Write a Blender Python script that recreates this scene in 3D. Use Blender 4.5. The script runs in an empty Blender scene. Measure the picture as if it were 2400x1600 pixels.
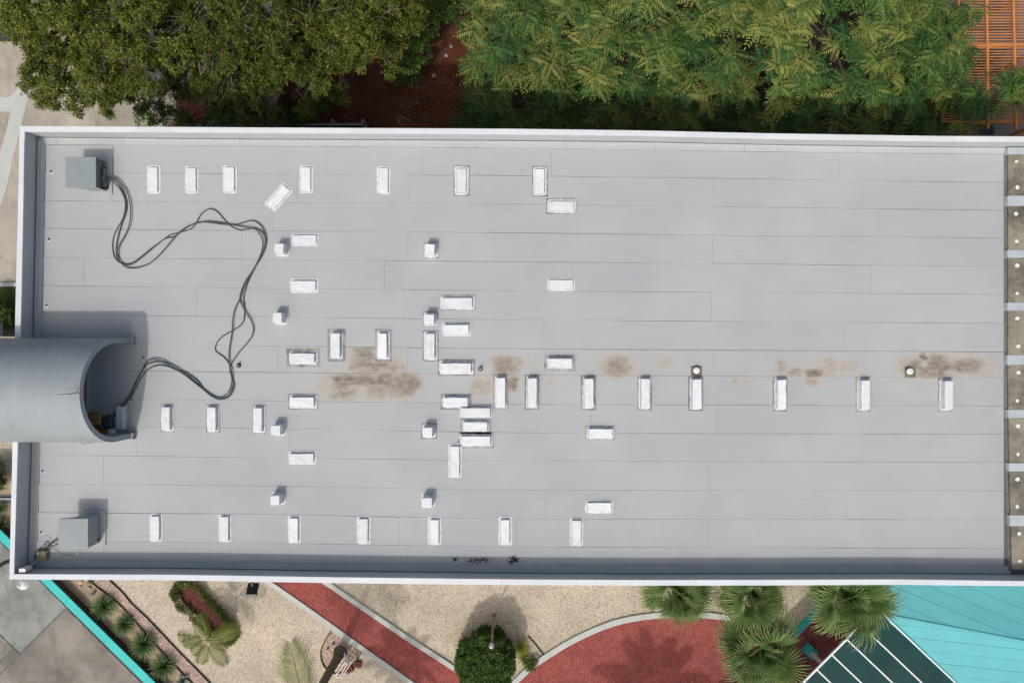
import bpy, math, random
import numpy as np
from mathutils import Vector, Matrix, Quaternion, noise as mnoise

# ------------------------------------------------------------------ camera, light, exposure
SC = bpy.context.scene
COL = SC.collection
ROOF = 7.0            # roof membrane above the ground
PTOP = 7.76           # top of the parapet coping
CZ = 30.8             # drone height
F = 2400 * 25 / 36    # focal length in photo pixels

cam_d = bpy.data.cameras.new("camera")
cam_d.lens = 25; cam_d.sensor_width = 36; cam_d.clip_end = 500
cam = bpy.data.objects.new("camera", cam_d); COL.objects.link(cam)
cam.location = (0, 0, CZ); cam.rotation_euler = (0, 0, 0)
SC.camera = cam

SUN_TO = Vector((-0.30, -0.66, 1.0)).normalized()
sun_d = bpy.data.lights.new("sun", 'SUN'); sun_d.energy = 2.0; sun_d.angle = math.radians(1.6)
sun_d.color = (1.0, 0.98, 0.95)
sun = bpy.data.objects.new("sun", sun_d); COL.objects.link(sun)
sun.rotation_euler = SUN_TO.to_track_quat('Z', 'Y').to_euler()
sun.location = (-20, -40, 60)

W = bpy.data.worlds.new("World"); SC.world = W; W.use_nodes = True
wn = W.node_tree.nodes; wl = W.node_tree.links
for n in list(wn): wn.remove(n)
sky = wn.new('ShaderNodeTexSky'); sky.sky_type = 'NISHITA'; sky.sun_disc = False
sky.sun_elevation = math.asin(SUN_TO.z); sky.sun_rotation = math.atan2(SUN_TO.x, SUN_TO.y)
sky.air_density = 1.0; sky.dust_density = 6.0; sky.ozone_density = 0.3
bg = wn.new('ShaderNodeBackground'); bg.inputs[1].default_value = 0.15
wo = wn.new('ShaderNodeOutputWorld')
wl.new(sky.outputs[0], bg.inputs[0]); wl.new(bg.outputs[0], wo.inputs[0])

SC.view_settings.view_transform = 'Standard'
SC.view_settings.look = 'None'
SC.view_settings.exposure = -0.2
SC.view_settings.gamma = 1.0
SC.view_settings.use_curve_mapping = False
SC.render.engine = 'CYCLES'
SC.cycles.use_denoising = True
SC.cycles.max_bounces = 6
SC.cycles.diffuse_bounces = 3
SC.cycles.glossy_bounces = 2
SC.cycles.transparent_max_bounces = 6

RND = random.Random(7)
NR = np.random.RandomState(11)

# ------------------------------------------------------------------ helpers
def P(px, py, z=0.0):
    """an image pixel cast through the camera to a world point, at real height z"""
    d = CZ - z
    return Vector(((px - 1200) / F * d, -(py - 800) / F * d, z))

ORG = {}
def org(o):
    return ORG.get(o.name, Vector((0, 0, 0)))

def tag(o, label=None, cat=None, group=None, kind=None):
    if label: o["label"] = label
    if cat: o["category"] = cat
    if group: o["group"] = group
    if kind: o["kind"] = kind
    return o

def thing(name, label, cat, loc, group=None):
    o = bpy.data.objects.new(name, None)
    o.empty_display_size = 0.2
    COL.objects.link(o); o.location = loc
    ORG[o.name] = Vector(loc)
    return tag(o, label, cat, group)

def link_mesh(name, me, parent=None, loc=None):
    o = bpy.data.objects.new(name, me); COL.objects.link(o)
    if parent is not None:
        o.parent = parent
        ORG[o.name] = org(parent)
    if loc is not None: o.location = loc
    return o

class MB:
    def __init__(s): s.v = []; s.f = []; s.smooth = False
    def add(s, verts, faces):
        n = len(s.v); s.v += [Vector(v) for v in verts]; s.f += [tuple(i + n for i in f) for f in faces]
        return s
    def box(s, c, size, rz=0.0, M=None):
        hx, hy, hz = size[0] / 2, size[1] / 2, size[2] / 2
        vs = [Vector((x, y, z)) for z in (-hz, hz) for x, y in ((-hx, -hy), (hx, -hy), (hx, hy), (-hx, hy))]
        if M is None: M = Matrix.Rotation(rz, 4, 'Z')
        c = Vector(c)
        s.add([M @ v + c for v in vs], [(3, 2, 1, 0), (4, 5, 6, 7), (0, 1, 5, 4), (1, 2, 6, 5), (2, 3, 7, 6), (3, 0, 4, 7)])
        return s
    def bar(s, a, b, w, h):
        a = Vector(a); b = Vector(b); d = b - a
        x = d.normalized(); up = Vector((0, 0, 1))
        if abs(x.z) > .95: up = Vector((0, 1, 0))
        y = up.cross(x).normalized(); z = x.cross(y)
        M = Matrix((x, y, z)).transposed().to_4x4()
        return s.box((a + b) / 2, (d.length, w, h), M=M)
    def prism(s, poly, z0, z1):
        """poly: list of world xy(z) points, counter-clockwise or not"""
        p = [(q[0], q[1]) for q in poly]
        a = sum(p[i][0] * p[(i + 1) % len(p)][1] - p[(i + 1) % len(p)][0] * p[i][1] for i in range(len(p)))
        if a < 0: p = p[::-1]
        n = len(p)
        vs = [(x, y, z0) for x, y in p] + [(x, y, z1) for x, y in p]
        fs = [tuple(range(n, 2 * n)), tuple(range(n - 1, -1, -1))] + [(i, (i + 1) % n, (i + 1) % n + n, i + n) for i in range(n)]
        return s.add(vs, fs)
    def tube(s, path, r, seg=8, cap=True):
        path = [Vector(p) for p in path]; n = len(path)
        rr = r if hasattr(r, '__len__') else [r] * n
        vs = []; fs = []; prev = None
        for i, p in enumerate(path):
            d = (path[min(i + 1, n - 1)] - path[max(i - 1, 0)]).normalized()
            if prev is None:
                ref = Vector((0, 0, 1)) if abs(d.z) < .9 else Vector((1, 0, 0))
                u = d.cross(ref).normalized()
            else:
                u = (prev - d * prev.dot(d)).normalized()
            prev = u; w = d.cross(u)
            for k in range(seg):
                a = 2 * math.pi * k / seg
                vs.append(p + (u * math.cos(a) + w * math.sin(a)) * rr[i])
        for i in range(n - 1):
            for k in range(seg):
                k2 = (k + 1) % seg
                fs.append((i * seg + k, i * seg + k2, (i + 1) * seg + k2, (i + 1) * seg + k))
        if cap:
            fs.append(tuple(range(seg - 1, -1, -1))); fs.append(tuple((n - 1) * seg + k for k in range(seg)))
        return s.add(vs, fs)
    def lathe(s, c, prof, seg=20, M=None):
        c = Vector(c); vs = []; fs = []
        for r, z in prof:
            for k in range(seg):
                a = 2 * math.pi * k / seg
                v = Vector((r * math.cos(a), r * math.sin(a), z))
                vs.append((M @ v if M else v) + c)
        for i in range(len(prof) - 1):
            for k in range(seg):
                k2 = (k + 1) % seg
                fs.append((i * seg + k, i * seg + k2, (i + 1) * seg + k2, (i + 1) * seg + k))
        fs.append(tuple(range(seg - 1, -1, -1))); fs.append(tuple((len(prof) - 1) * seg + k for k in range(seg)))
        return s.add(vs, fs)
    def build(s, name, mat, parent=None, smooth=False):
        me = bpy.data.meshes.new(name)
        o0 = org(parent) if parent is not None else Vector((0, 0, 0))
        me.from_pydata([tuple(v - o0) for v in s.v], [], s.f)
        me.update()
        if mat is not None: me.materials.append(mat)
        if smooth:
            me.polygons.foreach_set("use_smooth", [True] * len(me.polygons))
            try: me.set_sharp_from_angle(angle=math.radians(40))
            except Exception: pass
        return link_mesh(name, me, parent)

def bevel(o, w=0.01, seg=2):
    m = o.modifiers.new("bevel", 'BEVEL'); m.width = w; m.segments = seg; m.limit_method = 'ANGLE'
    return o

def spline(pts, n=6):
    """Catmull-Rom through the points"""
    pts = [Vector(p) for p in pts]; out = []
    for i in range(len(pts) - 1):
        p0 = pts[max(i - 1, 0)]; p1 = pts[i]; p2 = pts[i + 1]; p3 = pts[min(i + 2, len(pts) - 1)]
        for k in range(n):
            t = k / n
            out.append(0.5 * ((2 * p1) + (p2 - p0) * t + (2 * p0 - 5 * p1 + 4 * p2 - p3) * t * t + (3 * p1 - p0 - 3 * p2 + p3) * t ** 3))
    out.append(pts[-1]); return out

def clip(poly, p0, n):
    """keep the side of a polygon (2D) where (p-p0).n >= 0"""
    out = []
    for i in range(len(poly)):
        a = poly[i]; b = poly[(i + 1) % len(poly)]
        da = (a[0] - p0[0]) * n[0] + (a[1] - p0[1]) * n[1]
        db = (b[0] - p0[0]) * n[0] + (b[1] - p0[1]) * n[1]
        if da >= 0: out.append(a)
        if (da >= 0) != (db >= 0):
            t = da / (da - db); out.append((a[0] + (b[0] - a[0]) * t, a[1] + (b[1] - a[1]) * t))
    return out

def inside(poly, x, y):
    x = np.asarray(x); y = np.asarray(y); r = np.zeros(x.shape, bool); n = len(poly)
    for i in range(n):
        x0, y0 = poly[i][0], poly[i][1]; x1, y1 = poly[(i + 1) % n][0], poly[(i + 1) % n][1]
        if y0 == y1: continue
        c = ((y0 > y) != (y1 > y)) & (x < (x1 - x0) * (y - y0) / (y1 - y0) + x0)
        r ^= c
    return r

# ------------------------------------------------------------------ materials
def lin(r, g, b):
    return tuple((c / 255 / 12.92) if c / 255 <= .04045 else ((c / 255 + .055) / 1.055) ** 2.4 for c in (r, g, b))

class NT:
    def __init__(s, name):
        s.m = bpy.data.materials.new(name); s.m.use_nodes = True
        s.t = s.m.node_tree; s.n = s.t.nodes; s.l = s.t.links
        s.bsdf = s.n['Principled BSDF']; s.out = s.n['Material Output']
        g = s.n.new('ShaderNodeNewGeometry'); s.pos = g.outputs['Position']; s.geo = g
    def noise(s, scale, detail=3, rough=.55, vec=None, stretch=None):
        n = s.n.new('ShaderNodeTexNoise'); n.inputs['Scale'].default_value = scale
        n.inputs['Detail'].default_value = detail; n.inputs['Roughness'].default_value = rough
        v = vec or s.pos
        if stretch:
            mp = s.n.new('ShaderNodeMapping'); mp.inputs['Scale'].default_value = stretch
            s.l.new(v, mp.inputs[0]); v = mp.outputs[0]
        s.l.new(v, n.inputs['Vector']); return n.outputs['Fac']
    def voro(s, scale, feature='F1', out='Distance', vec=None):
        n = s.n.new('ShaderNodeTexVoronoi'); n.inputs['Scale'].default_value = scale; n.feature = feature
        s.l.new(vec or s.pos, n.inputs['Vector']); return n.outputs[out]
    def math(s, op, a, b=None, c=None):
        n = s.n.new('ShaderNodeMath'); n.operation = op
        for i, v in enumerate((a, b, c)):
            if v is None: continue
            if isinstance(v, (int, float)): n.inputs[i].default_value = v
            else: s.l.new(v, n.inputs[i])
        return n.outputs[0]
    def rng(s, v, a, b, c, d, smooth=False):
        n = s.n.new('ShaderNodeMapRange')
        if smooth: n.interpolation_type = 'SMOOTHSTEP'
        s.l.new(v, n.inputs[0])
        for i, x in enumerate((a, b, c, d)): n.inputs[i + 1].default_value = x
        return n.outputs[0]
    def mix(s, f, a, b, mode='MIX'):
        n = s.n.new('ShaderNodeMix'); n.data_type = 'RGBA'; n.blend_type = mode
        for sock, v in ((n.inputs[0], f), (n.inputs[6], a), (n.inputs[7], b)):
            if isinstance(v, (int, float)): sock.default_value = v
            elif isinstance(v, tuple): sock.default_value = (*v[:3], 1)
            else: s.l.new(v, sock)
        return n.outputs[2]
    def ramp(s, v, stops):
        n = s.n.new('ShaderNodeValToRGB'); e = n.color_ramp.elements
        while len(e) < len(stops): e.new(0.5)
        for el, (p, c) in zip(e, stops): el.position = p; el.color = (*c, 1)
        s.l.new(v, n.inputs[0]); return n.outputs[0]
    def scale(s, col, fac):
        """colour times scalar socket"""
        n = s.n.new('ShaderNodeVectorMath'); n.operation = 'SCALE'
        if isinstance(col, tuple): n.inputs[0].default_value = col
        else: s.l.new(col, n.inputs[0])
        if isinstance(fac, (int, float)): n.inputs['Scale'].default_value = fac
        else: s.l.new(fac, n.inputs['Scale'])
        return n.outputs[0]
    def attr(s, name):
        n = s.n.new('ShaderNodeAttribute'); n.attribute_name = name; return n.outputs['Fac']
    def objrand(s):
        return s.n.new('ShaderNodeObjectInfo').outputs['Random']
    def bump(s, h, strength=.3, dist=.01):
        n = s.n.new('ShaderNodeBump'); n.inputs['Strength'].default_value = strength; n.inputs['Distance'].default_value = dist
        s.l.new(h, n.inputs['Height']); s.l.new(n.outputs[0], s.bsdf.inputs['Normal'])
    def done(s, col, rough=.8, spec=.3, metal=0.0):
        i = s.bsdf.inputs
        if isinstance(col, tuple): i['Base Color'].default_value = (*col, 1)
        else: s.l.new(col, i['Base Color'])
        if isinstance(rough, (int, float)): i['Roughness'].default_value = rough
        else: s.l.new(rough, i['Roughness'])
        i['Specular IOR Level'].default_value = spec; i['Metallic'].default_value = metal
        return s.m

def plain(name, c, rough=.75, var=.18, scale=2.0, fine=45, fvar=.10, bump=0.0, rnd=0.0, spec=.3, metal=0.0, dirt=None):
    t = NT(name)
    a = t.rng(t.noise(scale, 4), .25, .75, 1 - var, 1 + var)
    b = t.rng(t.noise(fine, 2), .25, .75, 1 - fvar, 1 + fvar)
    f = t.math('MULTIPLY', a, b)
    if rnd: f = t.math('MULTIPLY', f, t.rng(t.objrand(), 0, 1, 1 - rnd, 1 + rnd))
    col = t.scale(c, f)
    if dirt:
        col = t.mix(t.rng(t.noise(dirt[1], 5, .65), dirt[2], dirt[2] + .2, 0, dirt[3]), col, dirt[0])
    if bump: t.bump(t.noise(fine, 3), bump, .004)
    return t.done(col, rough, spec, metal)

M = {}
# roof membrane: mineral cap sheet painted light grey, with washed-in silt
t = NT('membrane')
base = t.mix(t.rng(t.noise(.33, 3), .3, .7, 0, 1, True), (.364, .384, .393), (.404, .421, .423))
base = t.mix(t.rng(t.noise(.16, 3, .6), .42, .62, 0, .5, True), base, (.372, .402, .392))
base = t.mix(t.rng(t.noise(1.1, 4, .6), .45, .75, 0, .35), base, (.346, .371, .392))
f = t.rng(t.objrand(), 0, 1, .985, 1.015)
f = t.math('MULTIPLY', f, t.rng(t.noise(3.0, 5, .6, stretch=(.25, 3.0, 1)), .25, .75, .965, 1.03))
f = t.math('MULTIPLY', f, t.rng(t.noise(55, 2), .2, .8, .95, 1.05))
sp = t.rng(t.voro(1.7), .012, .03, .72, 1.0)
f = t.math('MULTIPLY', f, sp)
col = t.scale(base, f)
st = t.attr('stain')
grain = t.rng(t.noise(16, 6, .75, stretch=(.5, 1, 1)), .25, .75, .72, 1.22)
sm = t.math('MULTIPLY', st, grain)
col = t.mix(t.rng(sm, .02, .30, 0, .55, True), col, lin(176, 164, 146))
col = t.mix(t.rng(sm, .18, 1.05, 0, .82), col, lin(100, 86, 70))
h_ = t.math('ADD', t.math('MULTIPLY', t.noise(1.6, 3, .6, stretch=(.5, 1.4, 1)), 1.0), t.math('MULTIPLY', t.noise(50, 3), .03))
t.bump(h_, .30, .010)
M['membrane'] = t.done(col, .85, .25)
M['bitumen'] = plain('bitumen', (.13, .135, .14), .9)
t = NT('white_paint')
c1 = t.mix(t.rng(t.noise(5, 5, .65), .42, .68, 0, .5), (.70, .73, .745), (.53, .565, .59))
c1 = t.scale(c1, t.rng(t.objrand(), 0, 1, .92, 1.03))
c1 = t.scale(c1, t.rng(t.noise(2.2, 3, stretch=(1, 1, .3)), .3, .7, .93, 1.03))
t.bump(t.noise(14, 4), .25, .006)
M['white_paint'] = t.done(c1, .6, .35)
t = NT('sealant')
c1 = t.mix(t.rng(t.noise(9, 5, .7), .40, .62, 0, .75), (.66, .68, .69), (.44, .46, .47))
c1 = t.mix(t.rng(t.noise(4, 4, .7), .60, .75, 0, .35), c1, lin(150, 140, 125))
t.bump(t.noise(25, 4), .4, .006)
M['sealant'] = t.done(c1, .7, .3)
t = NT('patch')
c1 = t.mix(t.rng(t.noise(3.5, 5, .7), .40, .66, 0, .8), (.36, .37, .375), lin(92, 88, 82))
c1 = t.scale(c1, t.rng(t.objrand(), 0, 1, .85, 1.08))
M['patch'] = t.done(c1, .85, .25)
M['edge_shade_grey'] = plain('edge_shade_grey', lin(158, 161, 163), .9, .2, 6)
t = NT('coping_white')
c1 = t.mix(t.rng(t.noise(1.3, 5, .7), .5, .75, 0, .35), (.63, .665, .69), (.50, .54, .58))
c1 = t.scale(c1, t.rng(t.objrand(), 0, 1, .94, 1.02))
c1 = t.scale(c1, t.rng(t.voro(2.3), .015, .04, .7, 1.0))
M['coping'] = t.done(c1, .6, .3)
M['parapet'] = plain('parapet_grey', (.43, .455, .468), .8, .07, .9, 40, .06, .1)
M['wall'] = plain('wall_render', (.55, .56, .56), .85, .1, .7, 40, .06, .1)
t = NT('vault_paint')
c1 = t.scale((.262, .302, .318), t.rng(t.noise(.7, 4), .3, .7, .93, 1.07))
c1 = t.scale(c1, t.rng(t.noise(2.2, 5, .65, stretch=(3.0, .5, .5)), .3, .7, .94, 1.05))
c1 = t.mix(t.rng(t.noise(4.5, 5, .7), .60, .80, 0, .35), c1, (.20, .22, .22))
t.bump(t.noise(3.0, 4), .15, .02)
M['vault'] = t.done(c1, .62, .35)
M['duct'] = plain('duct_paint', (.245, .285, .292), .45, .07, 1.5, 30, .04, spec=.4)
M['sheet_duct_shade'] = plain('dark_sheet_duct_shade', (.16, .17, .168), .7, .25, 5, 40, .1)  # dark grey of the upstand; on the hood's inner panel, shade put into colour
M['insul'] = plain('insulation', (.20, .19, .17), .95, .4, 14, 60, .2, .5)
M['pipe'] = plain('pipe_insulation', (.060, .078, .083), .7, .12, 6, 60, .1)
M['black'] = plain('black_metal', (.012, .014, .015), .5, .1, 6, 40, .1, spec=.45)
M['cable_white'] = plain('white_cable', (.55, .55, .50), .6)
M['cable_black'] = plain('black_cable', (.015, .015, .018), .6)
M['cable_blue'] = plain('blue_cable', (.02, .09, .18), .6)
M['box_yellow'] = plain('olive_box', (.20, .19, .085), .7)
M['plastic_white'] = plain('white_plastic', (.72, .73, .71), .45, .05)
M['steel'] = plain('steel', (.42, .44, .45), .35, .1, 8, 60, .1, metal=.7)
M['lead'] = plain('dark_collar', (.03, .03, .032), .7)
t = NT('old_concrete')
c1 = t.mix(t.rng(t.noise(.9, 5, .65), .3, .7, 0, 1, True), lin(92, 89, 80), lin(146, 140, 124))
c1 = t.mix(t.rng(t.noise(3.2, 5, .7), .55, .75, 0, .75), c1, lin(66, 64, 58))
c1 = t.mix(t.rng(t.noise(26, 3), .66, .72, 0, .7), c1, lin(205, 205, 198))
t.bump(t.noise(30, 4), .3, .005)
M['old_concrete'] = t.done(c1, .9, .2)
M['beam_grey'] = plain('beam_grey', (.40, .45, .48), .8, .12, 3, 40, .08)
M['drain_plate'] = plain('drain_plate', lin(116, 110, 100), .9, .25, 8)
M['grime'] = plain('grimy_edge', (.045, .045, .04), .95, .6, 9, 30, .3, .5)
M['timber'] = plain('timber', lin(150, 100, 60), .8, .25, 4, 40, .15)
M['timber_red'] = plain('red_timber', lin(165, 88, 50), .8, .3, 6, 40, .15)
M['card'] = plain('cardboard', lin(170, 138, 96), .9, .12, 3)
# gravel: voronoi pebbles
def gravel(name, ca, cb, cc, scale=26, big=.5, dark=.55):
    t = NT(name)
    r = t.voro(scale, 'F1', 'Color')
    sx = t.n.new('ShaderNodeSeparateColor'); t.l.new(r, sx.inputs[0])
    d = t.voro(scale, 'F1', 'Distance')
    c = t.ramp(sx.outputs[0], [(0, cb), (.35, ca), (.75, ca), (1, cc)])
    c = t.scale(c, t.rng(d, .15, .75, 1.06, dark))
    c = t.scale(c, t.rng(t.noise(big, 6, .68), .28, .72, .78, 1.14))
    c = t.scale(c, t.rng(t.noise(9, 4, .7), .25, .75, .93, 1.06))
    dots = t.rng(t.voro(2.1, 'F1', 'Distance'), .02, .05, .35, 1.0)
    c = t.scale(c, dots)
    t.bump(d, .5, .01)
    return t.done(c, .95, .15)
M['gravel'] = gravel('gravel_tan', lin(198, 186, 166), lin(164, 152, 135), lin(218, 208, 191), dark=.72)
M['gravel_pink'] = gravel('gravel_pink', lin(192, 168, 152), lin(150, 124, 112), lin(218, 204, 192), 22)
M['mulch'] = gravel('mulch_red', lin(104, 62, 56), lin(70, 40, 36), lin(140, 98, 86), 24)
t = NT('planting_soil')
c1 = t.mix(t.rng(t.noise(1.5, 5, .65), .3, .7, 0, 1), lin(140, 124, 104), lin(170, 154, 132))
c1 = t.scale(c1, t.rng(t.noise(28, 3, .7), .25, .75, .72, 1.25))
M['soil'] = t.done(c1, .95, .15)
M['dark_soil'] = plain('leaf_mould', lin(58, 48, 36), .95, .4, 1.5, 25, .4)
t = NT('red_earth')
c1 = t.mix(t.rng(t.noise(.9, 5, .65), .35, .65, 0, 1), lin(76, 42, 31), lin(100, 58, 42))
c1 = t.mix(t.rng(t.noise(1.4, 5, .7), .52, .70, 0, .7), c1, lin(88, 76, 68))
c1 = t.scale(c1, t.rng(t.noise(22, 4, .75), .25, .75, .55, 1.35))
c1 = t.mix(t.rng(t.noise(48, 2), .68, .76, 0, .7), c1, lin(190, 160, 140))
t.bump(t.noise(18, 4), .5, .03)
M['red_earth'] = t.done(c1, .95, .1)
def concrete(name, a, b, stain):
    t = NT(name)
    c = t.mix(t.rng(t.noise(.45, 5, .6), .3, .7, 0, 1, True), a, b)
    c = t.mix(t.rng(t.noise(.9, 6, .66, stretch=(1, .55, 1)), .46, .70, 0, .75), c, stain)
    c = t.scale(c, t.rng(t.noise(24, 3, .7), .25, .75, .88, 1.12))
    c = t.scale(c, t.rng(t.voro(1.9), .015, .05, .35, 1.0))
    c = t.scale(c, t.rng(t.objrand(), 0, 1, .94, 1.06))
    cr = t.rng(t.voro(.8, 'DISTANCE_TO_EDGE', 'Distance'), .0, .006, .72, 1.0)
    c = t.scale(c, cr)
    t.bump(t.noise(30, 4), .25, .006)
    return t.done(c, .9, .2)
M['concrete'] = concrete('yard_concrete', lin(118, 114, 107), lin(148, 143, 135), lin(86, 83, 79))
M['concrete_new'] = concrete('smooth_concrete', lin(128, 134, 130), lin(156, 158, 149), lin(94, 96, 92))
M['sand'] = concrete('dusty_ground', lin(158, 151, 140), lin(176, 169, 157), lin(128, 121, 110))
M['kerb'] = plain('kerb_grey', lin(180, 184, 180), .85, .08, 1.5, 40, .07, .15)
t = NT('paver_red')
isl = t.geo.outputs['Random Per Island']
v = t.math('FRACT', t.math('ADD', isl, t.objrand()))
c1 = t.ramp(v, [(0, lin(146, 80, 74)), (.5, lin(157, 86, 80)), (.9, lin(163, 92, 86)), (1, lin(166, 96, 90))])
c1 = t.scale(c1, t.rng(t.noise(.7, 4, .6), .3, .7, .88, 1.08))
c1 = t.scale(c1, t.rng(t.noise(40, 3), .25, .75, .88, 1.12))
M['paver'] = t.done(c1, .9, .2)
M['joint'] = plain('joint_sand', lin(88, 46, 42), .95)
M['wall_core'] = plain('wall_core', lin(62, 56, 50), .95, .3, 3)
M['teal'] = plain('teal_paint', lin(58, 186, 180), .6, .08, 1.2, 30, .05)
M['teal_roof'] = plain('teal_sheet', lin(98, 176, 181), .5, .06, 1.0, 30, .03, rnd=.025)
M['teal_side'] = plain('teal_wall', lin(60, 160, 168), .7)
M['white_bar'] = plain('white_aluminium', (.75, .78, .80), .4, .04)
t = NT('green_glass')
c1 = t.scale((.010, .055, .052), t.rng(t.noise(.8, 3), .3, .7, .8, 1.25))
b = t.bsdf.inputs; b['Transmission Weight'].default_value = 0.0; b['Alpha'].default_value = .86
M['glass'] = t.done(c1, .12, .5)
M['edging'] = plain('edging_strip', (.022, .020, .018), .8)
M['grate'] = plain('cast_cover', (.05, .052, .05), .7, .3, 12)
M['stone'] = plain('limestone', lin(158, 148, 130), .9, .25, 9, 40, .15, .4)
M['stone_warm'] = plain('warm_stone', lin(214, 166, 136), .9, .2, 9, 40, .12, .4)
M['orange'] = plain('orange_timber', lin(188, 126, 72), .55, .15, 1.6, 40, .08, rnd=.10)
M['terrace'] = plain('terrace_tile', lin(108, 98, 96), .8, .25, .8, 30, .1)
M['low_wall'] = plain('low_wall_grey', lin(128, 126, 120), .9, .2, 2)
M['green_panel'] = plain('green_panel', lin(60, 92, 78), .7)
M['orange_stripe'] = plain('stripe_orange', lin(206, 78, 64), .6, .08)
M['rubber'] = plain('rust_rubber', lin(112, 62, 44), .9, .25, 8)
M['bark'] = plain('bark', lin(120, 108, 94), .95, .35, 7, 40, .25, .5)
M['bark_pale'] = plain('bark_pale', lin(132, 124, 112), .95, .3, 7, 40, .2, .4)
M['palm_trunk'] = plain('palm_trunk', lin(92, 84, 70), .95, .35, 9, 40, .25, .6)
M['litter'] = plain('leaf_litter', (.055, .050, .040), .95, .5, 12, rnd=.3)
M['moss'] = plain('grass', lin(70, 84, 40), .95, .4, 3)

def leafmat(name, stops, trans=.30, rough=.55):
    t = NT(name)
    c = t.ramp(t.attr('tint'), stops)
    c = t.scale(c, t.rng(t.noise(1.0, 3), .3, .7, .85, 1.12))
    c = t.scale(c, t.rng(t.objrand(), 0, 1, .78, 1.2))
    t.done(c, rough, .25)
    tr = t.n.new('ShaderNodeBsdfTranslucent'); t.l.new(c, tr.inputs['Color'])
    mx = t.n.new('ShaderNodeMixShader'); mx.inputs[0].default_value = trans
    t.l.new(t.bsdf.outputs[0], mx.inputs[1]); t.l.new(tr.outputs[0], mx.inputs[2])
    t.l.new(mx.outputs[0], t.out.inputs['Surface'])
    return t.m
M['leaf_olive'] = leafmat('leaf_olive', [(0, (.022, .044, .008)), (.4, (.078, .114, .014)), (.75, (.172, .196, .026)), (1, (.30, .29, .05))])
M['leaf_pinnate'] = leafmat('leaf_pinnate', [(0, (.035, .11, .030)), (.3, (.085, .18, .040)), (.6, (.175, .24, .05)), (.85, (.28, .31, .07)), (1, (.31, .30, .08))])
M['leaf_palm'] = leafmat('leaf_palm', [(0, (.05, .10, .030)), (.5, (.13, .22, .062)), (.8, (.24, .31, .12)), (1, (.46, .46, .31))])
M['leaf_coco'] = leafmat('leaf_coco', [(0, (.06, .10, .02)), (.6, (.17, .21, .04)), (1, (.34, .26, .06))])
M['leaf_agave'] = leafmat('leaf_agave', [(0, (.05, .11, .04)), (.5, (.14, .23, .085)), (1, (.30, .38, .19))], .1)
M['leaf_blue'] = leafmat('leaf_blue', [(0, (.10, .17, .15)), (1, (.30, .40, .36))], .05)
M['leaf_hedge'] = leafmat('leaf_hedge', [(0, (.016, .048, .010)), (.55, (.055, .12, .02)), (1, (.19, .28, .05))])
M['leaf_bed'] = leafmat('leaf_bed', [(0, (.03, .07, .012)), (.6, (.09, .14, .022)), (.88, (.16, .15, .03)), (1, (.30, .10, .04))])
M['leaf_lime'] = leafmat('leaf_lime', [(0, (.16, .24, .03)), (1, (.50, .50, .12))])

# ------------------------------------------------------------------ leaf geometry (vectorised)
def leaf_mesh(name, quads, tint, mat, parent=None):
    """quads (n,4,3) world; tint (n,) or (n,4)"""
    n = len(quads)
    o0 = org(parent) if parent is not None else Vector((0, 0, 0))
    v = quads.reshape(-1, 3) - np.array(o0)
    me = bpy.data.meshes.new(name)
    me.vertices.add(n * 4); me.vertices.foreach_set("co", v.astype(np.float32).ravel())
    me.loops.add(n * 4); me.loops.foreach_set("vertex_index", np.arange(n * 4, dtype=np.int32))
    me.polygons.add(n); me.polygons.foreach_set("loop_start", np.arange(0, n * 4, 4, dtype=np.int32))
    me.polygons.foreach_set("loop_total", np.full(n, 4, np.int32))
    me.update(calc_edges=True)
    a = me.attributes.new("tint", 'FLOAT', 'POINT')
    tt = np.repeat(tint, 4) if tint.ndim == 1 else tint.ravel()
    a.data.foreach_set("value", np.clip(tt, 0, 1).astype(np.float32))
    me.materials.append(mat)
    return link_mesh(name, me, parent)

def nrm(a): return a / (np.linalg.norm(a, axis=-1, keepdims=True) + 1e-9)

def rhomb(base, d, side, L, Wd, droop=0.0):
    """leaf quads: base point, direction, side vector, length, width"""
    L = np.asarray(L).reshape(-1, 1); Wd = np.asarray(Wd).reshape(-1, 1)
    mid = base + d * L * .5; tip = base + d * L
    mid = mid + np.array([0, 0, .06]) * L
    tip = tip - np.array([0, 0, 1.0]) * L * droop
    return np.stack([base, mid + side * Wd * .5, tip, mid - side * Wd * .5], 1)

def lobe_points(lobes, dens, rs, zmin=-.35):
    P_, N_, K_ = [], [], []
    for k, (c, r) in enumerate(lobes):
        n = max(6, int(dens * 4 * math.pi * r * r))
        d = nrm(rs.normal(size=(n * 2, 3))); d = d[d[:, 2] > zmin][:n]
        rad = r * (0.62 + .42 * rs.rand(len(d), 1) ** .6)
        q = d * rad * np.array([1.0, 1.0, .8])
        P_.append(np.array(c) + q); N_.append(d); K_.append(np.full(len(d), k))
    return np.concatenate(P_), np.concatenate(N_), np.concatenate(K_)

def clump_points(lobes, sub, per, sig, rs):
    P_, N_ = [], []
    for c, r in lobes:
        n = max(5, int(sub * 4 * math.pi * r * r)); d = nrm(rs.normal(size=(n * 3, 3))); d = d[d[:, 2] > -.45][:n]
        q = np.array(c) + d * r * (.55 + .5 * rs.rand(len(d), 1) ** .5) * np.array([1, 1, .8])
        m = len(d)
        pos = np.repeat(q, per, 0) + rs.normal(size=(m * per, 3)) * sig * np.array([1, 1, .55])
        P_.append(pos); N_.append(np.repeat(d, per, 0))
        n2 = int(n * 1.2); d2 = nrm(rs.normal(size=(n2, 3))); P_.append(np.array(c) + d2 * r * .55 * rs.rand(n2, 1)); N_.append(d2)
    return np.concatenate(P_), np.concatenate(N_)

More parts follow.
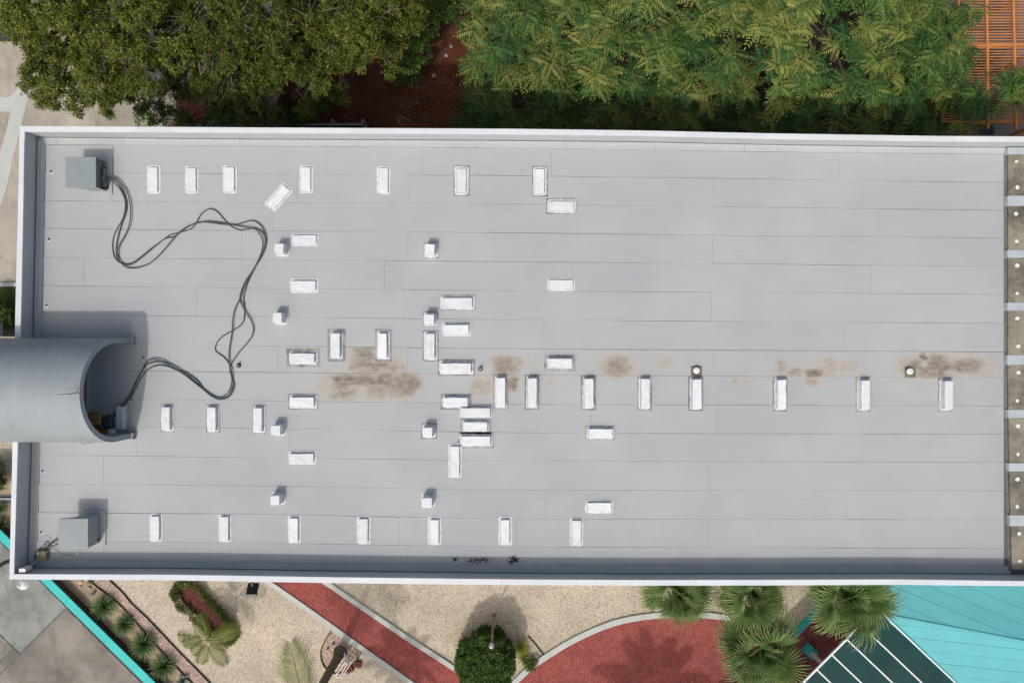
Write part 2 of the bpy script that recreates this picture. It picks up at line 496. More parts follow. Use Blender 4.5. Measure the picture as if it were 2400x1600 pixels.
def rosette_quads(pos, nor, rs, k=12, L=.13, Wd=.045):
    n = len(pos)
    up = nrm(nor * .55 + np.array([0, 0, 1.0]))
    ref = nrm(np.cross(up, nrm(rs.normal(size=(n, 3)))))
    bi = np.cross(up, ref)
    out = []; tint = []
    tb = rs.rand(n)
    for i in range(k):
        a = 2 * math.pi * (i + rs.rand(n)) / k * 1.0 + rs.rand(n)
        el = rs.rand(n) * 1.1 - .15
        d = nrm((ref * np.cos(a)[:, None] + bi * np.sin(a)[:, None]) * np.cos(el)[:, None] + up * np.sin(el)[:, None])
        side = nrm(np.cross(d, up) + .35 * rs.normal(size=(n, 3)))
        l = L * (.65 + .7 * rs.rand(n))
        out.append(rhomb(pos + d * .02 + rs.normal(size=(n, 3)) * .02, d, side, l, Wd * l / L, .15))
        tint.append(np.clip(tb * .65 + rs.rand(n) * .45 - .05, 0, 1))
    return np.concatenate(out), np.concatenate(tint)

def pinnate_quads(pos, nor, rs, leaves=5, pairs=7, L=.72, ll=.205, lw=.072, tone=None):
    n = len(pos)
    out = []; tint = []
    tb = rs.rand(n) if tone is None else tone
    az0 = rs.rand(n) * 6.28
    hor = nor * np.array([1, 1, 0])
    for i in range(leaves):
        a = az0 + 2 * math.pi * i / leaves + rs.normal(size=n) * .25
        el = rs.rand(n) * .8 - .05
        d = np.stack([np.cos(a) * np.cos(el), np.sin(a) * np.cos(el), np.sin(el)], 1)
        d = nrm(d + hor * .45)
        side = nrm(np.cross(d, np.array([0, 0, 1.0])))
        Lf = L * (.6 + .6 * rs.rand(n))
        tl = np.clip(tb + rs.normal(size=n) * .12, 0, 1)
        for j in range(pairs + 1):
            s = (j + .8) / (pairs + .8)
            b = pos + d * (Lf * s)[:, None] - np.array([0, 0, 1.0]) * (Lf * s * s * .45)[:, None]
            tang = nrm(d - np.array([0, 0, .9]) * s)
            size = (1.0 - .35 * abs(s - .45) * 1.6) * Lf / L
            if j == pairs:
                out.append(rhomb(b, tang, side, ll * size, lw * size, .1)); tint.append(tl)
            else:
                for sg in (-1, 1):
                    ld = nrm(side * sg + tang * .55 - np.array([0, 0, .25]))
                    ls = nrm(np.cross(ld, np.array([0, 0, 1.0])) + .15 * rs.normal(size=(n, 3)))
                    out.append(rhomb(b, ld, ls, ll * size, lw * size, .15)); tint.append(np.clip(tl + rs.normal(size=n) * .05, 0, 1))
    return np.concatenate(out), np.concatenate(tint)

def make_tree(name, label, cat, base, lobes, style, seed, group, dens, bark='bark', trunk_r=.16, twig=0, tone=None):
    rs = np.random.RandomState(seed); rr = random.Random(seed)
    root = thing(name, label, cat, base, group)
    base = Vector(base)
    zc = min(c[2] for c, r in lobes); zm = max(c[2] for c, r in lobes)
    fork = base + Vector((rr.uniform(-.2, .2), rr.uniform(-.2, .2), zm * .32))
    mb = MB()
    mb.tube(spline([base - Vector((0, 0, .1)), base.lerp(fork, .5) + Vector((rr.uniform(-.1, .1), rr.uniform(-.1, .1), 0)), fork], 4),
            [trunk_r * (1.15 - .4 * i / 8) for i in range(9)], 9)
    mb.build('trunk', M[bark], root, True)
    lm = MB()
    for c, r in lobes:
        c = Vector(c)
        a = fork - Vector((0, 0, rr.uniform(0, .3)))
        m = a.lerp(c, .5) + Vector((rr.uniform(-.35, .35), rr.uniform(-.35, .35), rr.uniform(-.1, .35)))
        path = spline([a, m, c], 5)
        r0 = trunk_r * .55
        lm.tube(path, [r0 * (1 - .8 * i / (len(path) - 1)) for i in range(len(path))], 6)
        for q in range(3 + twig):
            d = Vector((rr.gauss(0, 1), rr.gauss(0, 1), rr.uniform(.1, 1.0))).normalized()
            s = m.lerp(c, rr.uniform(.3, 1))
            e = c + d * r * rr.uniform(.8, 1.02)
            mid = s.lerp(e, .5) + Vector((rr.uniform(-.12, .12), rr.uniform(-.12, .12), rr.uniform(-.05, .12)))
            pth = spline([s, mid, e], 4)
            lm.tube(pth, [max(.004, .017 * (1 - .85 * i / (len(pth) - 1))) for i in range(len(pth))], 5)
    lm.build('limb', M[bark], root, True)
    jl = [((c[0], c[1], c[2] + rr.uniform(-.75, .45)), r * rr.uniform(.72, .92)) for c, r in lobes]
    if style == 'rosette':
        p, nn = clump_points(jl, dens * .26, 9, .10, rs)
        q, ti = rosette_quads(p, nn, rs, 9, .125, .046)
        mat = M['leaf_olive']
    else:
        p, nn, kk = lobe_points(jl, dens, rs, -.1)
        lt = rs.rand(len(lobes)) * .55 + .1 if tone is None else np.array([tone] * len(lobes)) + rs.normal(size=len(lobes)) * .1
        tb = np.clip(lt[kk] + rs.normal(size=len(p)) * .24, 0, 1)
        q, ti = pinnate_quads(p, nn, rs, tone=tb)
        mat = M['leaf_pinnate']
    cr = leaf_mesh('crown', q, ti, mat, root); cr["kind"] = "stuff"
    return root

# ------------------------------------------------------------------ the ground and its surfaces
def sheet(name, pxpoly, z, mat, thick=None, kind='structure', parent=None, label=None):
    poly = [P(x, y, z) for x, y in pxpoly]
    mb = MB()
    if thick: mb.prism(poly, z - thick, z)
    else:
        p = [(q[0], q[1]) for q in poly]
        a = sum(p[i][0] * p[(i + 1) % len(p)][1] - p[(i + 1) % len(p)][0] * p[i][1] for i in range(len(p)))
        if a < 0: p = p[::-1]
        mb.add([(x, y, z) for x, y in p], [tuple(range(len(p)))])
    o = mb.build(name, M[mat], parent)
    if parent is None: o["kind"] = kind
    if label: o["label"] = label
    return o

mb = MB(); mb.add([(-150, -150, 0), (150, -150, 0), (150, 150, 0), (-150, 150, 0)], [(0, 1, 2, 3)])
g = mb.build('ground', M['sand']); g["kind"] = "structure"; g["label"] = "pale dusty ground around the building"
sheet('gravel_yard', [(-250, 1010), (2250, 1010), (2250, 1950), (700, 1950)], .004, 'gravel', label='tan gravel yard in front of the building')
sheet('red_earth', [(700, -400), (1120, -400), (1140, 420), (640, 420), (655, 180)], .004, 'red_earth', label='bare rusty red earth between the trees')
sheet('tree_soil', [(1122, -400), (2560, -400), (2560, 480), (1142, 480)], .004, 'dark_soil', label='brown soil under the leafy trees')
sheet('terrace', [(2180, -300), (2600, -300), (2600, 500), (2180, 500)], .012, 'terrace', label='brown tiled terrace under the orange pergola')
sheet('grass_strip', [(-300, 672), (330, 672), (330, 770), (-300, 770)], .006, 'moss', label='mossy grass strip beside the end wall')

# concrete yard, cast in separate slabs
yard = sheet('concrete_yard', [(-250, 1010), (700, 1950), (-600, 1950), (-600, 1010)], .003, 'bitumen', label='weathered concrete yard outside the teal wall')
def slab(poly, mat, parent, z=.030):
    mb = MB(); pts = [P(x, y, 0) for x, y in poly]
    c = sum((p for p in pts), Vector()) / len(pts)
    pts = [p + (c - p).normalized() * .010 for p in pts]
    mb.prism(pts, .004, z); return mb.build('slab', M[mat], parent)
slab([(-250, 1020), (98, 1364), (156, 1422), (47, 1529), (-4, 1479), (-380, 1150)], 'concrete_new', yard)
slab([(157, 1424), (340, 1606), (520, 1786), (300, 1800), (-40, 1620), (48, 1531)], 'concrete', yard)
slab([(-5, 1481), (33, 1517), (-6, 1555), (-250, 1780), (-500, 1500), (-380, 1152)], 'concrete', yard)
slab([(34, 1518), (46, 1531), (-44, 1620), (298, 1802), (250, 1940), (-590, 1940), (-250, 1782), (-5, 1556)], 'concrete', yard)

# white-grey worn paving strip and kerb on the far left
ws = sheet('worn_strip', [(52, 196), (66, 232), (48, 300), (30, 372), (16, 440), (2, 480), (-40, 560), (-46, 470), (-14, 400), (8, 330), (26, 262), (-40, 262), (-40, 226), (22, 228)], .008, 'kerb', label='worn pale paint strip crossing the dusty ground')
k = MB(); k.bar(P(-200, 667, .04), P(330, 667, .04), .16, .12); k = k.build('kerb_edge', M['kerb']); k["kind"] = "structure"; k["label"] = "pale kerb above the mossy grass strip"

# ------------------------------------------------------------------ red herringbone paving
def herringbone(area_name, label, poly_px, ang, seedoff, single_pref, zt=.035, wl=.20):
    poly = [P(x, y, 0) for x, y in poly_px]
    mb = MB()
    p2 = [(q[0], q[1]) for q in poly]
    a = sum(p2[i][0] * p2[(i + 1) % len(p2)][1] - p2[(i + 1) % len(p2)][0] * p2[i][1] for i in range(len(p2)))
    if a < 0: p2 = p2[::-1]
    mb.add([(x, y, .022) for x, y in p2], [tuple(range(len(p2)))])
    base = mb.build(area_name, M['joint']); base["kind"] = "structure"; base["label"] = label
    w = wl / 2; gap = .012
    xs = [q[0] for q in poly]; ys = [q[1] for q in poly]
    cx, cy = (min(xs) + max(xs)) / 2, (min(ys) + max(ys)) / 2
    R = int(max(max(xs) - min(xs), max(ys) - min(ys)) / w * .75) + 2
    I, J = np.meshgrid(np.arange(-R, R), np.arange(-R, R), indexing='ij'); I = I.ravel(); J = J.ravel()
    kk = (I - J) % 4
    cs, sn = math.cos(ang), math.sin(ang)
    items = []
    for sel, hor in ((kk == 0, True), (kk == 3, False)):
        i = I[sel]; j = J[sel]
        lx = (i + (1.0 if hor else .5)) * w; ly = (j + (.5 if hor else 1.0)) * w
        X = cx + lx * cs - ly * sn; Y = cy + lx * sn + ly * cs
        ok = inside([(q[0], q[1]) for q in poly], X, Y)
        for x, y in zip(X[ok], Y[ok]): items.append((x, y, ang + (0 if hor else math.pi / 2)))
    rr = random.Random(5 + seedoff)
    # one paver mesh, shared
    pm = MB(); hx, hy = wl / 2 - gap / 2, w / 2 - gap / 2; c = .006
    vs = [(sx * hx, sy * hy, -.015) for sx, sy in ((-1, -1), (1, -1), (1, 1), (-1, 1))]
    vs += [(sx * hx, sy * hy, -c) for sx, sy in ((-1, -1), (1, -1), (1, 1), (-1, 1))]
    vs += [(sx * (hx - c), sy * (hy - c), 0) for sx, sy in ((-1, -1), (1, -1), (1, 1), (-1, 1))]
    fs = [(8, 9, 10, 11)] + [(i, (i + 1) % 4, (i + 1) % 4 + 4, i + 4) for i in range(4)] + [(i + 4, (i + 1) % 4 + 4, (i + 1) % 4 + 8, i + 8) for i in range(4)]
    me = bpy.data.meshes.new('paver'); me.from_pydata(vs, [], fs); me.materials.append(M['paver'])
    def key(it):
        px = it[0] / CZ * F + 1200; py = 800 - it[1] / CZ * F
        return single_pref(px, py)
    items.sort(key=key)
    for x, y, r in items[:300]:
        o = link_mesh('paver', me, base); o.location = (x, y, zt + rr.uniform(-.002, .002)); o.rotation_euler = (0, 0, r)
    rest = MB()
    for x, y, r in items[300:]:
        Mx = Matrix.Rotation(r, 3, 'Z'); z = zt + rr.uniform(-.002, .002)
        n = len(rest.v)
        rest.v += [Mx @ Vector(v) + Vector((x, y, z)) for v in vs]; rest.f += [tuple(q + n for q in f) for f in fs]
    if rest.f:
        o = rest.build('paver_field', M['paver'], base); o["kind"] = "stuff"
    return base

path_up = [(770, 1367), (873, 1437), (963, 1498), (1075, 1570)]
path_lo = [(630, 1362), (742, 1440), (842, 1512), (974, 1605)]
def ext(a, b, t): return (a[0] + (b[0] - a[0]) * t, a[1] + (b[1] - a[1]) * t)
up0 = ext(path_up[1], path_up[0], 4.2); lo0 = ext(path_lo[1], path_lo[0], 4.2)
up1 = ext(path_up[2], path_up[3], 4); lo1 = ext(path_lo[2], path_lo[3], 4)
herringbone('paved_path', 'red herringbone brick path running diagonally across the gravel', [up0] + path_up + [up1, lo1] + path_lo[::-1] + [lo0], math.radians(50), 0,
            lambda px, py: abs(px - 900) + abs(py - 1470) * 1.5 + (999 if py > 1598 or py < 1372 else 0))
arc_px = [(1215, 1588), (1245, 1560), (1290, 1530), (1340, 1500), (1400, 1472), (1460, 1452), (1530, 1441), (1600, 1437), (1660, 1440), (1710, 1447), (1770, 1462), (1830, 1490)]
plaza_poly = arc_px + [(1875, 1478), (1915, 1440), (2100, 1250), (2400, 1500), (2400, 1950), (1100, 1950), (1130, 1700)]
herringbone('paved_plaza', 'round red herringbone brick plaza edged by a grey kerb', plaza_poly, math.radians(50), 1,
            lambda px, py: abs(px - 1470) + abs(py - 1545) * 1.6 + (999 if py > 1598 else 0))
# second red paved strip seen through the big tree
herringbone('paved_strip', 'red brick strip half hidden below the big dark tree', [(414, 215), (482, 215), (486, 330), (410, 330)], math.radians(45), 2, lambda px, py: -py)

def kerb_run(name, label, pts_px, w, h=.10, inset=0.0, n=0):
    """kerb stones laid along a line"""
    pts = [P(x, y, 0) for x, y in pts_px]
    root = thing(name, label, 'kerb', pts[len(pts) // 2])
    dense = spline(pts, 8) if len(pts) > 3 else pts
    L = [0]
    for a, b in zip(dense, dense[1:]): L.append(L[-1] + (b - a).length)
    step = .9; tot = L[-1]; m = max(1, int(round(tot / step)))
    def at(s):
        s = min(max(s, 0), tot)
        for i in range(len(L) - 1):
            if s <= L[i + 1] + 1e-9:
                t = (s - L[i]) / max(1e-9, L[i + 1] - L[i]); d = (dense[i + 1] - dense[i]).normalized()
                return dense[i].lerp(dense[i + 1], t), d
        return dense[-1], (dense[-1] - dense[-2]).normalized()
    for i in range(m):
        a0, d0 = at(tot * i / m + .003); a1, d1 = at(tot * (i + 1) / m - .003); am, dm = at(tot * (i + .5) / m)
        q = []
        for p, d in ((a0, d0), (am, dm), (a1, d1)): q.append((p + Vector((-d.y, d.x, 0)) * w / 2, p - Vector((-d.y, d.x, 0)) * w / 2))
        poly = [x[0] for x in q] + [x[1] for x in q[::-1]]
        mb = MB().prism(poly, 0, h); mb.build('kerb_stone', M['kerb'], root)
    return root
kerb_run('kerb', 'straight grey kerb on the upper side of the red diagonal path', [up0] + path_up, .20)
kerb_run('kerb', 'straight grey kerb on the lower side of the red diagonal path', [lo0] + path_lo + [ext(path_lo[2], path_lo[3], 1.8)], .20)
kerb_run('kerb', 'curved grey kerb around the round red plaza', [(1150, 1660), (1180, 1622)] + arc_px, .24)

# ------------------------------------------------------------------ the main building
KX = [100, 600, 1200, 1800, 2350]
SEAM = [[339, 343, 347, 356, 362], [403, 408.4, 411.5, 420, 428], [470, 474.7, 478, 486, 493], [535, 541, 545.4, 552.6, 558],
        [603, 608, 613, 619, 624.7], [669, 675.5, 681, 685.7, 690], [737.5, 742, 749, 753.6, 758], [803, 810.5, 817, 820.7, 824.5],
        [866, 872, 878, 882, 884], [932, 938, 946.7, 949, 950.5], [998, 1003.6, 1013.5, 1016, 1016.6], [1066, 1071.7, 1079.7, 1081.5, 1082.6],
        [1133, 1137.5, 1148.5, 1148.5, 1149.5], [1200.5, 1203.8, 1216, 1216, 1217], [1267, 1271.4, 1281.6, 1282.6, 1284], [1309, 1318, 1323, 1324, 1325]]
JOINT = [[265, 763, 989, 1292, 1967], [262, 696, 956, 1669], [638, 1355, 2057], [567, 956, 1670], [198, 901, 1340, 2042], [461, 949, 1667],
         [305, 1272, 1980], [652, 955, 1673], [915, 1500, 2200], [1387, 1678], [320, 680, 1787, 2018], [242, 949, 1661], [450, 1280, 1983],
         [937, 1210, 1662], [243, 956, 1311, 2017]]
def seam(r, x): return float(np.interp(x, KX, SEAM[r]))

NO = [(46, 295.5), (600, 299), (1200, 302), (1500, 306), (1800, 312.7), (2200, 319), (2400, 320), (2700, 325)]
NI = [(57, 308.5), (600, 311.6), (1200, 315), (1500, 318.5), (1800, 325.6), (2200, 331.6), (2400, 332.5), (2700, 337)]
NB = [(92, 323.5), (600, 327.8), (1200, 331), (1500, 334), (1800, 340.5), (2200, 346), (2400, 347.5), (2690, 352)]
SO = [(22, 1357), (400, 1359), (780, 1365.5), (1200, 1370.3), (1500, 1371.5), (1800, 1371), (2100, 1369.6), (2400, 1372.6), (2700, 1376)]
SI = [(32.5, 1344.8), (400, 1346), (780, 1352), (1200, 1357), (1500, 1358.6), (1800, 1358), (2100, 1357), (2400, 1361), (2700, 1365)]
SB = [(70, 1328), (400, 1328.6), (780, 1335), (1200, 1340), (1500, 1342), (1800, 1341.4), (2100, 1340.5), (2400, 1343), (2690, 1347)]
WO = [(46, 295.5), (42, 499), (36.5, 700), (29, 1060), (22, 1357)]
WI = [(57, 308.5), (54, 499), (50, 700), (41, 1060), (32.5, 1344.8)]
WB = [(92, 323.5), (88.5, 499), (84, 700), (78, 1060), (70, 1328)]
def ix(line, x): return float(np.interp(x, [p[0] for p in line], [p[1] for p in line]))
def iy(line, y): return float(np.interp(y, [p[1] for p in line], [p[0] for p in line]))

bc = P(1200, 830, 0)
bld = thing('flat_roofed_building', 'long white building with a grey flat roof behind a white parapet', 'building', (bc.x, bc.y, 0))
# outer walls
def strip(mb, top, zt, bot, zb):
    a = [P(x, y, zt) for x, y in top]
    b = [Vector((p.x, p.y, zb)) for p in a] if bot is None else [P(x, y, zb) for x, y in bot]
    n = len(a); mb.add(a + b, [(i, i + 1, n + i + 1, n + i) for i in range(n - 1)])
def inset(line, dx, dy): return [(x + dx, y + dy) for x, y in line]
for nm, ln, dx, dy in (('wall_north', NO, 0, 1.4), ('wall_south', SO, 0, -1.4), ('wall_west', WO, 1.4, 0)):
    mb = MB(); l2 = inset(ln, dx, dy)
    if nm == 'wall_north': l2[0] = (47.4, 297)
    if nm == 'wall_south': l2[0] = (23.4, 1355.6)
    if nm == 'wall_west': l2[0] = (47.4, 297); l2[-1] = (23.4, 1355.6)
    strip(mb, l2, PTOP - .05, None, 0); mb.build('wall', M['wall'], bld)
mb = MB(); mb.add([P(2698, 326.5, PTOP - .05), P(2698, 1374.5, PTOP - .05)], [])
e0 = P(2698, 326.5, PTOP - .05); e1 = P(2698, 1374.5, PTOP - .05)
mb = MB(); mb.add([e0, e1, (e1.x, e1.y, 0), (e0.x, e0.y, 0)], [(0, 1, 2, 3)]); mb.build('wall', M['wall'], bld)
# parapet inner faces
for ln, bt in ((NI, NB), (SI, SB), (WI, WB)):
    mb = MB(); strip(mb, ln, PTOP - .045, bt, ROOF - .05); mb.build('parapet_face', M['parapet'], bld)
# coping, in cast sections with joints
cop = MB(); cop.box(P(46, 300, PTOP - .03), (.02, .02, .02))
def coping(sec_px):
    mb = MB(); mb.prism([P(x, y, PTOP) for x, y in sec_px], PTOP - .055, PTOP); o = mb.build('coping_section', M['coping'], bld); return o
def cop_run_x(o, i, x0, x1, step):
    x = x0
    while x < x1 - 1:
        e = min(x + step * RND.uniform(.85, 1.1), x1)
        if x1 - e < step * .4: e = x1
        pts = [x + .15] + [q for q, _ in o if x < q < e] + [e - .15]
        coping([(p, ix(o, p)) for p in pts] + [(p, ix(i, p)) for p in pts[::-1]])
        x = e
cop_run_x(NO, NI, 58, 2700, 92)
cop_run_x(SO, SI, 33.5, 2700, 92)
coping([(46, 295.5), (57.8, 295.6), (57.8, 308.6), (57, 330), (45.5, 330)])
y = 330.3
while y < 1344:
    e = min(y + 92 * RND.uniform(.85, 1.1), 1344.6)
    if 1344.6 - e < 40: e = 1344.6
    coping([(iy(WO, y), y), (iy(WO, e), e - .3), (iy(WI, e), e - .3), (iy(WI, y), y)]); y = e
coping([(22, 1357), (22.1, 1344.8), (33.3, 1344.8), (33.3, 1357)])

# roof: dark deck, then every lapped membrane sheet
rp = [(iy(WB, 323), 323.5)] + NB[1:] + SB[::-1] + WB[::-1][1:-1]
mb = MB(); mb.prism([P(x, y, ROOF - .004) for x, y in rp], ROOF - .25, ROOF - .004)
roof = mb.build('roof', M['bitumen'], bld)

# silt washed into the shallow valley: x0, x1, y0, y1, softness, strength
STAIN = [(785, 917, 881, 900, 6, .85), (783, 812, 880, 906, 6, .55), (928, 980, 881, 914, 9, .82), (935, 962, 900, 928, 9, .45), (862, 917, 900, 930, 10, .48), (783, 832, 912, 931, 7, .62),
         (735, 785, 882, 925, 14, .16), (760, 990, 880, 935, 16, .14), (830, 872, 813, 838, 7, .72), (856, 868, 810, 842, 5, .3), (827, 903, 846, 866, 7, .60), (870, 902, 850, 868, 6, .3), (914, 940, 850, 868, 7, .50),
         (815, 935, 815, 872, 14, .20), (1160, 1192, 840, 874, 8, .80), (1197, 1216, 836, 872, 7, .66), (1190, 1216, 887, 914, 6, .85), (1106, 1153, 888, 922, 8, .38), (1238, 1254, 830, 868, 7, .20),
         (1412, 1490, 837, 876, 14, .30), (1424, 1464, 845, 874, 11, .66), (1276, 1294, 888, 902, 6, .26), (1538, 1570, 836, 860, 9, .24), (1610, 1630, 826, 850, 9, .12), (1715, 1760, 889, 897, 5, .30),
         (1826, 1837, 846, 868, 4, .50), (1853, 1876, 864, 875, 4, .58), (1889, 1924, 867, 879, 4, 1.0), (1890, 1922, 889, 902, 6, .50), (1933, 1950, 838, 878, 6, .26), (1962, 2010, 845, 874, 8, .26), (1808, 1955, 838, 880, 12, .14),
         (2158, 2172, 829, 841, 3, .95), (2132, 2156, 847, 861, 5, .80), (2180, 2212, 836, 866, 7, .85), (2130, 2210, 867, 881, 6, .72), (2203, 2252, 852, 868, 6, .62), (2248, 2294, 846, 868, 7, .74), (2115, 2332, 833, 882, 14, .24),
         (2100, 2122, 838, 868, 6, .2), (480, 502, 822, 842, 10, .16), (340, 366, 946, 960, 8, .16), (1134, 1156, 1094, 1116, 10, .2), (700, 2340, 835, 905, 40, .07), (1500, 1560, 886, 900, 8, .1)]
ST = np.array(STAIN, float)
def stain_at(px, py):
    n1 = mnoise.fractal(Vector((px * .030, py * .05, 3.1)), 1.0, 2.0, 3)
    n2 = mnoise.fractal(Vector((px * .030 + 40, py * .05, 9.7)), 1.0, 2.0, 3)
    n3 = mnoise.fractal(Vector((px * .07, py * .12, 5.0)), 1.0, 2.0, 4)
    x = px + n1 * 11; y = py + n2 * 5
    sf = ST[:, 4] * 1.9
    ex = np.minimum(x - ST[:, 0], ST[:, 1] - x) / sf + .25; ey = np.minimum(y - ST[:, 2], ST[:, 3] - y) / (sf * .8) + .25
    fx = np.clip(ex * .5 + .5, 0, 1); fy = np.clip(ey * .5 + .5, 0, 1)
    fx = fx * fx * (3 - 2 * fx); fy = fy * fy * (3 - 2 * fy)
    v = 1 - float(np.prod(1 - np.minimum(.97, .92 * ST[:, 5] * fx * fy)))
    return max(0.0, v * (1 + .55 * n3))

def membrane(poly_fn, x0, x1, zt, fine, sag=0.0, zfn=None):
    """one sheet: poly_fn(x) -> (y_top, y_bottom) in image pixels, x0..x1"""
    stepx = 3.2 if fine else 40; ny = 18 if fine else 1
    nx = max(1, int((x1 - x0) / stepx))
    xs = [x0 + (x1 - x0) * i / nx for i in range(nx + 1)]
    v = []; stv = []
    for x in xs:
        ya, yb = poly_fn(x)
        for j in range(ny + 1):
            yy = ya + (yb - ya) * j / ny
            z = zt if zfn is None else zfn(j / ny)
            v.append(P(x, yy, z)); stv.append(stain_at(x, yy) if fine else 0.0)
    f = []
    m = ny + 1
    for i in range(nx):
        for j in range(ny):
            a = i * m + j; f.append((a, a + 1, a + m + 1, a + m))
    # skirt
    ring = [i * m for i in range(nx + 1)] + [nx * m + j for j in range(1, m)] + [i * m + ny for i in range(nx - 1, -1, -1)] + [j for j in range(ny - 1, 0, -1)]
    n0 = len(v)
    for r in ring:
        p = v[r]; v.append(Vector((p.x, p.y, ROOF - .003))); stv.append(0.0)
    k = len(ring)
    for q in range(k): f.append((ring[q], n0 + q, n0 + (q + 1) % k, ring[(q + 1) % k])[::-1])
    mb = MB(); mb.v = v; mb.f = f
    o = mb.build('membrane_sheet', M['membrane'], roof)
    at = o.data.attributes.new('stain', 'FLOAT', 'POINT'); at.data.foreach_set('value', stv)
    return o
G = .33      # half a seam, in image pixels
for r in range(15):
    cuts = [None] + JOINT[r] + [2352.5]
    for i in range(len(cuts) - 1):
        ymid = seam(r, 300)
        xa = (iy(WB, ymid) + 15.5) if cuts[i] is None else cuts[i] + G * RND.uniform(.2, .8)
        xb = cuts[i + 1] - (G * RND.uniform(.2, .8) if i < len(cuts) - 2 else 0)
        zt = ROOF + .006 + RND.uniform(-.001, .001)
        wob = RND.uniform(0, 6.28); g0 = G * (RND.uniform(.4, .9) if RND.random() < .7 else RND.uniform(1.2, 1.9)); g1 = G * RND.uniform(.45, .9)
        def fn(x, r=r, g0=g0, g1=g1, w=wob):
            return seam(r, x) + g0 + .18 * math.sin(x * .011 + w), seam(r + 1, x) - g1 + .18 * math.sin(x * .009 + w)
        fine = r in (7, 8) or (r in (6, 9, 11) and False)
        membrane(fn, xa, xb, zt, fine)
# flashing strips along the parapets (canted up the wall)
def flash_x(line_wall, ys_floor, x0, x1, joints, name='flashing'):
    cuts = [x0] + joints + [x1]
    for a, b in zip(cuts, cuts[1:]):
        mb = MB(); n = max(1, int((b - a) / 120)); A = []; B = []; C = []
        for i in range(n + 1):
            x = a + .3 + (b - a - .6) * i / n
            p = P(x, ix(line_wall, x), ROOF); p.z = ROOF + .07
            A.append(p); q = P(x, ys_floor(x), ROOF + .009); B.append(q)
            mid = p.lerp(q, .5); mid.z = ROOF + .030; C.append(mid)
        m = n + 1
        mb.add(A + C + B, [(i, i + 1, m + i + 1, m + i) for i in range(n)] + [(m + i, m + i + 1, 2 * m + i + 1, 2 * m + i) for i in range(n)])
        mb.build('flashing', M['membrane'], roof)
flash_x(inset(NB, 0, .5), lambda x: seam(0, x) - .3, 98, 2356, [133, 289, 563, 838, 1116, 1325, 1535, 1745, 2010])
flash_x(inset(SB, 0, -.5), lambda x: seam(15, x) + .3, 84, 2366, [270, 549, 757, 990, 1256, 1466, 1735, 1953, 2164])
for a, b in ((326, 471), (471.4, 603), (603.4, 738), (738.4, 800), (1034, 1134), (1134.4, 1200), (1200.4, 1324)):
    mb = MB(); A = []; B = []
    for i in range(5):
        y = a + (b - a) * i / 4; p = P(iy(WB, y) + .5, y, ROOF); p.z = ROOF + .09; A.append(p); B.append(P(iy(WB, y) + 15.2, y, ROOF + .008))
    mb.add(A + B, [(i, i + 5, i + 6, i + 1) for i in range(4)]); mb.build('flashing', M['membrane'], roof)
mb = MB(); mb.tube([P(iy(WB, y) + .8, y, ROOF + .10) for y in range(328, 790, 22)], .006, 5); mb.build('sealant_bead', M['sealant'], roof)
mb = MB(); mb.tube([P(iy(WB, y) + .8, y, ROOF + .10) for y in range(1032, 1326, 22)], .006, 5); mb.build('sealant_bead', M['sealant'], roof)
mb = MB(); mb.tube([P(x, ix(NB, x) + .9, ROOF + .075) for x in range(100, 2350, 60)], .008, 5); mb.build('sealant_bead', M['sealant'], roof)
mb = MB(); mb.tube([P(x, ix(SB, x) - .9, ROOF + .075) for x in range(80, 2380, 60)], .006, 5); mb.build('sealant_bead', M['sealant'], roof)

# right-hand end: upstand, weathered slab panels between white beams
ZL = ROOF + .17
ey = [349, 600, 850, 1100, 1336]; exu = [2353, 2353, 2352.5, 2355.5, 2362]
def ux(y): return float(np.interp(y, ey, exu))
mb = MB(); A = []; B = []
for y in ey:
    A.append(P(ux(y), y, ROOF + .01)); B.append(P(ux(y) + 7, y, ROOF + .09))
mb.add(A + B, [(i, i + 5, i + 6, i + 1) for i in range(4)]); mb.build('upstand', M['sheet_duct_shade'], roof)
beams = [(346, 362), (459, 483), (586, 604), (709, 728), (832, 855), (960, 979), (1085, 1104), (1207, 1232)]
end = thing('weathered_end_slab', 'weathered concrete end slab with white cross beams at the roof edge', 'slab', P(2420, 850, ROOF))
lx = lambda y: ux(y) + 10.5
for a, b in beams:
    mb = MB(); mb.prism([P(lx(a) - 2.2, a, ZL), P(2690, a, ZL), P(2690, b, ZL), P(lx(b) - 2.2, b, ZL)], ROOF - .02, ZL + .012)
    mb.build('cross_beam', M['beam_grey'], end)
for i in range(len(beams)):
    a = beams[i][1] + .4; b = (beams[i + 1][0] - .4) if i + 1 < len(beams) else 1334
    mb = MB(); mb.prism([P(lx(a), a, ZL), P(2690, a, ZL), P(2690, b, ZL), P(lx(b), b, ZL)], ZL - .05, ZL)
    pn = mb.build('slab_panel', M['old_concrete'], end)
    mb = MB(); mb.prism([P(lx(a) + .6, a, ZL), P(2688, a, ZL), P(2688, b, ZL), P(lx(b) + .6, b, ZL)], ROOF - .02, ZL - .052)
    mb.build('slab_base', M['grime'], end)
    for yb in (a + (b - a) * .17, a + (b - a) * .80):
        mb = MB(); c = P(2383 + RND.uniform(-2, 3) + (yb - 800) * .006, yb, ZL); n = 9; r0 = RND.uniform(.055, .075)
        poly = [(c.x + math.cos(6.28 * k / n) * r0 * RND.uniform(.7, 1.2), c.y + math.sin(6.28 * k / n) * r0 * RND.uniform(.7, 1.2)) for k in range(n)]
        mb.prism(poly, ZL - .001, ZL + .022); o = mb.build('sealant_dab', M['plastic_white'], pn)

